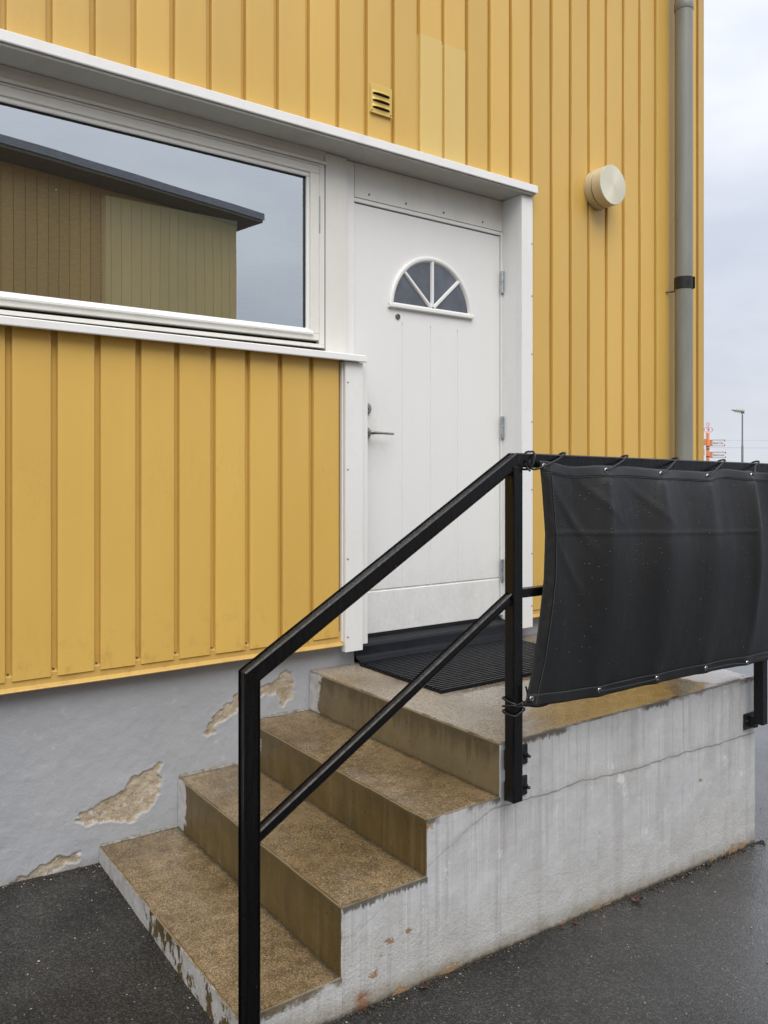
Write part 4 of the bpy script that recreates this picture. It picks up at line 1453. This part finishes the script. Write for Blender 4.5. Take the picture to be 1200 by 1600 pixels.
# diagonal tension wrinkles near the upper left corner
for (ax_, az_, dx_, dz_, amp_) in ((1.93, 1.40, 0.62, -0.78, 0.008), (2.05, 1.42, 0.78, -0.62, 0.005), (2.30, 1.40, 0.8, -0.6, 0.004), (1.93, 1.25, 0.5, -0.86, 0.005)):
    s1_ = (XT - ax_) * dx_ + (ZT - az_) * dz_
    s2_ = -(XT - ax_) * dz_ + (ZT - az_) * dx_
    Yd += -0.55 * amp_ * np.exp(-(s2_ / 0.016) ** 2) * np.exp(-((s1_ - 0.12) / 0.13) ** 2)
crz = 1.245 - (XT - 1.9) * 0.035 + 0.004 * fbm(pt, 9, 23, 2)
Yd += -0.0016 * np.exp(-((ZT - crz) / 0.006) ** 2) * (XT < 3.03)
crz2 = 0.985 + (XT - 1.9) * 0.01
Yd *= np.clip(Ug * 40, 0.25, 1)
PTp = np.stack([XT, YT + Yd, ZT], -1)
tm = MB()
tm.grid(PTp, flip=True)
tb = tm.build('sheet', TARP, ban, 'all')
sm = tb.modifiers.new('thickness', 'SOLIDIFY')
sm.thickness = 0.0012
sm.offset = 1
# hems (left and bottom and top) lying a little proud, with a stitch line
def strip(j0, j1, i0, i1, off, name, mat):
    q = PTp[i0:i1, j0:j1].copy()
    q[..., 1] -= off
    mm = MB()
    mm.grid(q, flip=True)
    o = mm.build(name, mat, ban, 'all')
    s_ = o.modifiers.new('thickness', 'SOLIDIFY')
    s_.thickness = 0.001
    s_.offset = 1
    return o
strip(0, NV, 0, 7, 0.0022, 'hem', HEM)
strip(NV - 7, NV, 0, NU, 0.0026, 'hem', HEM)
strip(0, 7, 0, NU, 0.0026, 'hem', HEM)
def stitch(path):
    mm = MB()
    mm.tube(path, 0.0009, 5)
    return mm.build('stitch_line', STITCH, ban, True)
stitch([(p[0], p[1] - 0.0042, p[2]) for p in PTp[6, ::2]])
stitch([(p[0], p[1] - 0.0042, p[2]) for p in PTp[::3, NV - 7]])
stitch([(p[0], p[1] - 0.0042, p[2]) for p in PTp[::3, 6]])
def surf(x, z):
    d = (PTp[..., 0] - x) ** 2 + (PTp[..., 2] - z) ** 2
    i = np.unravel_index(np.argmin(d), d.shape)
    return PTp[i][1]
eyes = []
for x, z in list(zip(EX, EZ)) + list(zip(BX_, BZ_)):
    y = surf(x, z) - 0.004
    eyes.append((x, y, z))
    e = MB()
    e.lathe([(0.0042, 0.0), (0.0042, 0.0018), (0.0056, 0.0026), (0.0076, 0.002), (0.0086, 0.0)], (x, y, z), (0, -1, 0), 24)
    eo = e.build('eyelet', EYE, ban, 40)
    hmm = MB()
    hmm.lathe([(0.0046, 0.0), (0.0046, 0.0012)], (x, y, z), (0, -1, 0), 16)
    hmm.build('eyelet_hole', DARK, eo)
# lacing cord over the top rail
def smooth_path(pts, n=8):
    P_ = [Vector(p) for p in pts]
    out = []
    for i in range(len(P_) - 1):
        p0, p1, p2, p3 = P_[max(i - 1, 0)], P_[i], P_[i + 1], P_[min(i + 2, len(P_) - 1)]
        for k_ in range(n):
            t_ = k_ / n
            out.append(0.5 * ((2 * p1) + (-p0 + p2) * t_ + (2 * p0 - 5 * p1 + 4 * p2 - p3) * t_ ** 2 + (-p0 + 3 * p1 - 3 * p2 + p3) * t_ ** 3))
    out.append(P_[-1])
    return out
def rail_z(x):
    return 1.474 + (x - 1.80) * (1.450 - 1.474) / 1.62
path = []
for i in range(5):
    x, y, z = eyes[i]
    xo = x + (0.118, 0.150, 0.150, 0.160, 0.112)[i]
    zr = rail_z(xo)
    nx, ny, nz = eyes[i + 1]
    path += [(x, y + 0.004, z), (x + 0.006, y - 0.007, z + 0.003), (xo - 0.035, YR - 0.026, zr + 0.008), (xo, YR - 0.022, zr + 0.0265), (xo + 0.01, YR, zr + 0.0275), (xo + 0.02, YR + 0.024, zr + 0.018), (xo + 0.035, YR + 0.026, zr - 0.020), (nx - 0.03, YR - 0.005, nz - 0.004 - 0.004), (nx - 0.004, ny + 0.010, nz)]
c = MB()
c.tube(smooth_path(path, 6), 0.0036, 8)
co = c.build('lacing_cord', CORD, None, True)
tag(co, 'thin black cord laced through the top eyelets and over the handrail', 'cord')
# corner lashing round the handrail beside the upper post
def loop(xc, tilt, zc, hy=0.0265, hz=0.0285):
    out = []
    for q in range(13):
        a_ = 2 * math.pi * q / 12
        cy, cz = math.cos(a_), math.sin(a_)
        sc = 1 / max(abs(cy), abs(cz)) ** 0.75
        out.append((xc + tilt * cz, YR + hy * cy * sc * 0.98, zc + hz * cz * sc * 0.98))
    return out
e0 = eyes[0]
p_ = [(e0[0], e0[1] + 0.002, e0[2]), (e0[0] - 0.012, e0[1] - 0.006, e0[2] - 0.004), (1.852, YR - 0.028, 1.446)]
p_ += loop(1.842, 0.002, rail_z(1.842))[6:] + loop(1.862, 0.010, rail_z(1.862))[1:] + [(1.835, YR - 0.034, 1.442), (1.826, YR - 0.030, 1.452), (1.818, YR - 0.032, 1.462)]
c = MB()
c.tube(smooth_path(p_, 6), 0.0034, 8)
tag(c.build('lashing_cord', CORD, None, True), 'short black cord tying the banner top corner to the handrail bend', 'cord')
# bottom tie round the post
b0 = eyes[6]
p_ = [(b0[0] + 0.002, b0[1] + 0.004, b0[2]), (b0[0] - 0.010, b0[1] - 0.007, b0[2] - 0.002), (1.815, YR - 0.026, 0.726), (1.795, YR - 0.0245, 0.722), (1.776, YR - 0.023, 0.728), (1.774, YR + 0.022, 0.735), (1.80, YR + 0.0245, 0.735), (1.824, YR + 0.022, 0.730), (1.824, YR - 0.023, 0.722), (1.80, YR - 0.0245, 0.715), (1.776, YR - 0.0235, 0.722), (1.775, YR + 0.023, 0.71), (1.822, YR + 0.024, 0.70), (1.8245, YR - 0.022, 0.705), (1.80, YR - 0.0245, 0.694), (1.776, YR - 0.024, 0.690), (1.774, YR + 0.022, 0.695), (1.823, YR + 0.022, 0.70), (1.835, YR - 0.01, 0.71), (1.90, YT + 0.012, 0.700), (2.0, YT + 0.010, 0.712), (2.145, b0[1] + 0.010, 0.717)]
c = MB()
c.tube(smooth_path(p_, 6), 0.0032, 8)
tag(c.build('tie_cord', CORD, None, True), 'black cord tying the banner bottom corner to the upper railing post', 'cord')
p_ = [(1.812, YT - 0.002, 0.722), (1.818, YT - 0.004, 0.738), (1.822, YT - 0.003, 0.752), (1.818, YT - 0.004, 0.768), (1.812, YT - 0.006, 0.778)]
c = MB()
c.tube(smooth_path(p_, 5), 0.003, 7)
tag(c.build('cord_end', CORD, None, True), 'loose curled cord end beside the banner bottom left corner', 'cord')
# lower cord threaded along the bottom hem
path = []
for i in range(1, 6):
    x, y, z = eyes[6 + i]
    if i % 2 == 1:
        path += [(x - 0.012, y + 0.008, z + 0.000), (x, y + 0.003, z), (x + 0.008, y - 0.006, z - 0.003), (x + 0.14, y - 0.010, z - 0.004)]
    else:
        path += [(x - 0.010, y - 0.007, z + 0.000), (x, y + 0.004, z), (x + 0.02, y + 0.010, z + 0.002), (x + 0.15, y + 0.012, z)]
c = MB()
c.tube(smooth_path(path, 6), 0.0026, 7)
tag(c.build('hem_cord', CORD, None, True), 'thin dark cord threaded along the lower hem of the banner', 'cord')

# ================================================================== LEAVES BY THE STAIR FOOT
LEAF = plain('dead_brown_leaf', (0.055, 0.022, 0.012), 0.45, 0, 0.5, 60, 0.4)
LEAF_R = plain('red_brown_leaf', (0.10, 0.020, 0.012), 0.45, 0, 0.5, 60, 0.4)
def leaf(x, y, size, rot, mat, label, seed):
    m = MB()
    n = 16
    rs = np.random.RandomState(seed)
    c0 = float(ground_z(np.array(x), np.array(y)))
    z0 = c0 + 0.004
    m.v.append((x, y, z0 + size * 0.10))
    ring = []
    for j in range(n):
        a_ = 2 * math.pi * j / n
        r = size * (0.55 + 0.45 * abs(math.cos(a_ * 2.5))) * (0.8 + 0.4 * rs.rand())
        ring.append((x + r * math.cos(a_ + rot), y + r * 0.75 * math.sin(a_ + rot), z0 + size * (0.15 + 0.55 * rs.rand()) * (0.4 + 0.6 * abs(math.sin(a_)))))
    m.v += ring
    for j in range(n):
        m.face((0, 1 + j, 1 + (j + 1) % n))
    o = m.build('dead_leaf', mat, None, True)
    o.modifiers.new('thickness', 'SOLIDIFY').thickness = 0.0008
    return tag(o, label, 'leaf', 'dead leaves at the stair foot')
leaf(2.42, -1.165, 0.030, 0.4, LEAF, 'largest curled dark brown leaf at the foot of the stair side', 1)
leaf(2.115, -1.150, 0.014, 1.4, LEAF_R, 'small reddish leaf at the foot of the stair side, left of the big leaf', 2)
leaf(2.055, -1.148, 0.010, 2.1, LEAF, 'tiny dark leaf scrap left of the small reddish leaf', 3)
leaf(1.47, -1.150, 0.014, 0.2, LEAF, 'flat dark leaf scrap nearest the bottom step at the stair foot', 4)

# loose grit on the asphalt, thickest along the foot of the walls
GRIT = plain('pale_grit', (0.30, 0.27, 0.22), 0.7, 0, 0.4, 90, 0.6)
DIRT = plain('dark_dirt', (0.045, 0.036, 0.026), 0.8, 0, 0.3, 90, 0.5)
rs = np.random.RandomState(11)
def pebbles(name, mat, spots, label):
    base = bmesh.new()
    bmesh.ops.create_icosphere(base, subdivisions=1, radius=1)
    bv = np.array([v.co[:] for v in base.verts])
    bf = [[v.index for v in f.verts] for f in base.faces]
    base.free()
    mm = MB()
    for x, y, r in spots:
        if SX[0] - 0.004 < x < SXE + 0.004 and y > SY0 - 0.001:
            continue
        if y > 0.047:
            continue
        k_ = len(mm.v)
        sc = r * (0.6 + 0.8 * rs.rand(3)) * np.array([1, 1, 0.7])
        vv = bv * sc * (0.85 + 0.3 * rs.rand(len(bv), 1)) + np.array([x, y, float(ground_z(np.array(x), np.array(y))) + r * 0.25])
        mm.v += [tuple(q) for q in vv]
        for f in bf:
            mm.face([k_ + i for i in f])
    o = mm.build(name, mat, None, 'all')
    return tag(o, label, 'grit', kind='stuff')
def foot_line(n, spread):
    out = []
    for _ in range(n):
        u = rs.rand() * 4.2
        d = abs(rs.randn()) * spread
        if u < 2.4:
            out.append((SX[0] + u, SY0 - 0.002 - d))
        elif u < 3.4:
            out.append((SX[0] - 0.002 - d, SY0 + (u - 2.4) * 1.17))
        else:
            out.append((SX[0] - (u - 3.4) * 0.9, 0.045 - d))
    return out
pebbles('pale_grit', GRIT, [(x, y, 0.0012 + 0.0022 * rs.rand() ** 3) for x, y in foot_line(260, 0.02)] + [(rs.uniform(0.0, 3.8), rs.uniform(-2.2, 0.04), 0.0012 + 0.003 * rs.rand() ** 4) for _ in range(700)], 'pale grit scattered over the dark asphalt')
pebbles('dirt_crumbs', DIRT, [(x, y, 0.0022 + 0.0050 * rs.rand() ** 3) for x, y in foot_line(900, 0.010)], 'dark dirt crumbs along the foot of stairs and wall')

# ================================================================== DISTANCE: sign post, street lamp, wires
ORANGE = plain('orange_post_paint', (0.62, 0.16, 0.015), 0.4)
SIGNW = plain('white_sign', (0.74, 0.74, 0.75), 0.4, 0, 0.5, 5, 0.03)
SIGNO = plain('orange_sign', (0.66, 0.24, 0.10), 0.4)
SIGNB = plain('sign_border', (0.05, 0.045, 0.05), 0.5)
SIGNR = plain('sign_red', (0.55, 0.10, 0.12), 0.5)
sgn = thing('cycle_signpost', 'orange cycle route signpost with white fingers beyond the railing', 'signpost')
SPX, SPY = 23.541, 12.112
gz = float(ground_z(np.array(SPX), np.array(SPY)))
a = MB()
a.lathe([(0.048, 0), (0.048, 2.75 - gz), (0.04, 2.76 - gz)], (SPX, SPY, gz), (0, 0, 1), 16)
a.build('post', ORANGE, sgn, 40)
rt = Vector((0.8126, -0.5828, 0))
fw = Vector((0.5828, 0.8126, 0))
SD = (rt * 0.985 - fw * 0.17).normalized()      # fingers turned a little towards the road
SN = Vector((SD.y, -SD.x, 0))
def sbox(m, u0, u1, z0, z1, t0, t1, tilt=0.0, mi=0):
    k_ = len(m.v)
    o = Vector((SPX, SPY, 0))
    for t_ in (t0, t1):
        for u, z in ((u0, z0), (u1, z0), (u1, z1), (u0, z1)):
            p = o + SD * u + SN * t_
            m.v.append((p.x, p.y, z + tilt * u))
    for q in ((0, 1, 2, 3), (7, 6, 5, 4), (0, 4, 5, 1), (1, 5, 6, 2), (2, 6, 7, 3), (3, 7, 4, 0)):
        m.face([k_ + i for i in q], mi)
def finger(u0, u1, zc, h, text, pts_left=False):
    m = MB()
    sbox(m, u0, u1, zc - h / 2, zc + h / 2, -0.012, 0.012, 0.0)
    f = m.build('finger', SIGNW, sgn)
    m = MB()
    for z in (zc - h / 2, zc + h / 2 - 0.012):
        sbox(m, u0, u1, z, z + 0.012, 0.0125, 0.015)
        sbox(m, u0, u1, z, z + 0.012, -0.015, -0.0125)
    m.build('border', SIGNB, f)
    m = MB()
    ua, ub = (u0, u0 + 0.085) if not pts_left else (u1 - 0.085, u1)
    sbox(m, ua, ub, zc - h / 2 + 0.012, zc + h / 2 - 0.012, 0.0125, 0.016)
    m.build('symbol_panel', SIGNO, f)
    m = MB()
    ue = u1 if not pts_left else u0
    s_ = -1 if not pts_left else 1
    for zz in (zc - h / 2 + 0.012, zc + h / 2 - 0.05):
        sbox(m, min(ue, ue + s_ * 0.03), max(ue, ue + s_ * 0.03), zz, zz + 0.038, 0.0125, 0.0165)
    m.build('corner_mark', SIGNR, f)
    if text:
        cu = bpy.data.curves.new('t', 'FONT')
        cu.body = text
        cu.size = 0.105
        cu.extrude = 0.001
        to = bpy.data.objects.new('t', cu)
        col.objects.link(to)
        dg = bpy.context.evaluated_depsgraph_get()
        me = bpy.data.meshes.new_from_object(to.evaluated_get(dg))
        bpy.data.objects.remove(to)
        w_ = max(v.co.x for v in me.vertices)
        sc = min(1.0, (u1 - u0 - 0.16) / w_)
        mt = Matrix(((SD.x * sc, 0, SN.x, 0), (SD.y * sc, 0, SN.y, 0), (0, 1, 0, 0), (0, 0, 0, 1)))
        o = Vector((SPX, SPY, 0)) + SD * (u0 + 0.10) + SN * 0.0145
        me.transform(Matrix.Translation((o.x, o.y, zc - 0.035)) @ mt)
        me.materials.append(plain('sign_lettering', (0.10, 0.10, 0.11), 0.5))
        link('lettering', me, f)
    return f
finger(0.055, 0.52, 2.425, 0.20, 'Norvik 1,2 km')
finger(0.055, 0.55, 2.045, 0.19, 'Sentrum')
finger(-0.55, -0.055, 2.45, 0.19, 'Havn', True)
finger(-0.55, -0.10, 2.13, 0.17, None, True)
# round cycle emblem on top: ring, small wheels and a stroke
o0 = Vector((SPX, SPY, 0))
def ringm(m, cu_, cz_, r, th, n=28, a0=0, a1=2 * math.pi):
    pts_ = []
    for q in range(n + 1):
        a_ = a0 + (a1 - a0) * q / n
        p = o0 + SD * (cu_ + r * math.cos(a_))
        pts_.append((p.x, p.y, cz_ + r * math.sin(a_)))
    m.tube(pts_, th, 6)
m = MB()
pp = [(-0.10, 2.79), (-0.10, 2.93), (-0.03, 2.98), (0.10, 2.93), (0.11, 2.79), (0.04, 2.75), (-0.05, 2.75)]
k_ = len(m.v)
for t_ in (-0.006, 0.006):
    for u, z in pp:
        p = o0 + SD * u + SN * t_
        m.v.append((p.x, p.y, z))
n = len(pp)
m.face(range(n))
m.face([n + i for i in range(n)][::-1])
for i in range(n):
    j = (i + 1) % n
    m.face((i, j, n + j, n + i))
em = m.build('emblem', SIGNW, sgn)
m = MB()
ringm(m, -0.035, 2.86, 0.075, 0.009)
ringm(m, 0.075, 2.845, 0.070, 0.009)
ringm(m, 0.0, 3.03, 0.045, 0.008)
for (u0, z0, u1, z1) in ((-0.06, 2.96, 0.04, 2.80), (-0.035, 2.86, 0.075, 2.845), (0.0, 2.90, 0.03, 2.98)):
    p, q = o0 + SD * u0, o0 + SD * u1
    m.tube([(p.x, p.y, z0), (q.x, q.y, z1)], 0.010, 6)
m.build('emblem_lines', SIGNR, em, True)
m = MB()
for zz in (2.30, 2.22, 1.98):
    m.lathe([(0.055, 0), (0.055, 0.03)], (SPX, SPY, zz), (0, 0, 1), 14)
m.build('collar', SIGNB, sgn, 40)

lampp = thing('street_lamp', 'tall grey street lamp standing far off against the cloudy sky', 'street lamp')
LX, LY = 54.513, 29.279
gz = float(ground_z(np.array(LX), np.array(LY)))
POLE = plain('galvanised_pole', (0.16, 0.17, 0.185), 0.5, 0.3)
a = MB()
a.lathe([(0.075, 0), (0.075, 3.75), (0.055, 3.8), (0.045, 6.0)], (LX, LY, gz), (0, 0, 1), 16)
a.build('pole', POLE, lampp, 40)
a = MB()
HU = -rt
k_ = 0
prof = [(0.10, 5.72, 0.05), (0.10, 5.86, 0.05), (-0.05, 5.93, 0.05)]
def lb(m, u0, u1, z0a, z1a, z0b, z1b, hw):
    k0 = len(m.v)
    for u, za, zb in ((u0, z0a, z1a), (u1, z0b, z1b)):
        for s_, z in ((-1, za), (1, za), (1, zb), (-1, zb)):
            p = Vector((LX, LY, 0)) + HU * u + fw * (s_ * hw)
            m.v.append((p.x, p.y, z))
    for q in ((0, 3, 2, 1), (4, 5, 6, 7), (0, 1, 5, 4), (1, 2, 6, 5), (2, 3, 7, 6), (3, 0, 4, 7)):
        m.face([k0 + i for i in q])
lb(a, -0.12, 0.08, 5.74, 5.90, 5.72, 5.88, 0.06)
lb(a, 0.0, 0.72, 5.86, 5.93, 5.97, 6.00, 0.13)
a.build('arm', POLE, lampp)
a = MB()
lb(a, -0.14, 0.30, 5.93, 6.00, 5.95, 6.10, 0.13)
lb(a, 0.30, 0.72, 5.95, 6.10, 5.99, 6.03, 0.13)
hh = a.build('lamp_head', plain('lamp_head_cream', (0.62, 0.60, 0.52), 0.4), lampp)
a = MB()
lb(a, 0.12, 0.55, 5.80, 5.90, 5.88, 5.97, 0.10)
a.build('lamp_glass', plain('lamp_glass', (0.55, 0.54, 0.48), 0.2), hh)

WIRE = plain('grey_wire', (0.34, 0.35, 0.37), 0.6)
for zz, r_, lab in ((5.15, 0.010, 'upper of the two faint overhead wires behind the street lamp'), (4.325, 0.015, 'lower of the two faint overhead wires behind the street lamp')):
    p0, p1 = Vector((82.293, 48.735, 0)), Vector((86.884, 45.442, 0))
    d = (p1 - p0).normalized()
    a = MB()
    a.tube([(p0 + d * s_).to_tuple()[:2] + (zz + 0.00035 * (s_ - 10) ** 2,) for s_ in np.linspace(-45, 45, 24)], r_, 6)
    tag(a.build('overhead_wire', WIRE, None, True), lab, 'wire', 'overhead wires')

# ================================================================== THE BUILDING ACROSS THE YARD (seen in the window glass)
YEL_O = yellow_mat('ochre_siding', (0.56, 0.37, 0.12), (0.62, 0.41, 0.135))
opp = thing('opposite_building', 'ochre ribbed building with dark eaves, mirrored in the window glass', 'building')
def mirror(p):
    return Vector((p[0], 0.242 - p[1], 0))
tip = mirror((5.50, 8.60))
dr = Vector((-1.318, 0.286, 0)).normalized()       # along the wall, away from the tip (mirrored direction)
nrm = Vector((dr.y, -dr.x, 0))
if nrm.y < 0:
    nrm = -nrm                                     # faces the yellow house
def oq(u, w, z):
    p = tip + dr * u + nrm * w
    return (p.x, p.y, z)
def obox(m, u0, u1, w0, w1, z0, z1):
    k0 = len(m.v)
    for z in (z0, z1):
        for u, w in ((u0, w0), (u1, w0), (u1, w1), (u0, w1)):
            m.v.append(oq(u, w, z))
    for q in ((0, 3, 2, 1), (4, 5, 6, 7), (0, 1, 5, 4), (1, 2, 6, 5), (2, 3, 7, 6), (3, 0, 4, 7)):
        m.face([k0 + i for i in q])
a = MB()
obox(a, 0.0, 5.2, -9.0, -0.02, -0.4, 5.30)
a.build('wall', YEL_O, opp)
for i in range(34):
    a = MB()
    obox(a, 0.004 + i * 0.149, 0.146 + i * 0.149, -0.02, -0.008, 0.2, 5.25)
    a.build('siding_panel', YEL_O, opp)
a = MB()
obox(a, -0.18, 5.4, -9.3, 0.42, 5.28, 5.32)
so = a.build('eaves', plain('grey_soffit', (0.16, 0.14, 0.11), 0.7), opp)
a = MB()
k0 = 0
for u in (-0.20, 5.42):
    for w, z in ((0.44, 5.318), (-4.5, 6.3), (-9.3, 5.318), (-9.3, 5.42), (-4.5, 6.41), (0.44, 5.42)):
        a.v.append(oq(u, w, z))
for i in range(6):
    j = (i + 1) % 6
    a.face((i, j, 6 + j, 6 + i))
a.face(range(6))
a.face([6 + i for i in range(6)][::-1])
a.build('roof', plain('reflection_tinted_roof', (0.24, 0.26, 0.30), 0.5), opp)  # roof colour paled to stand for the glazing's ghost reflection along the eave

bpy.context.view_layer.update()
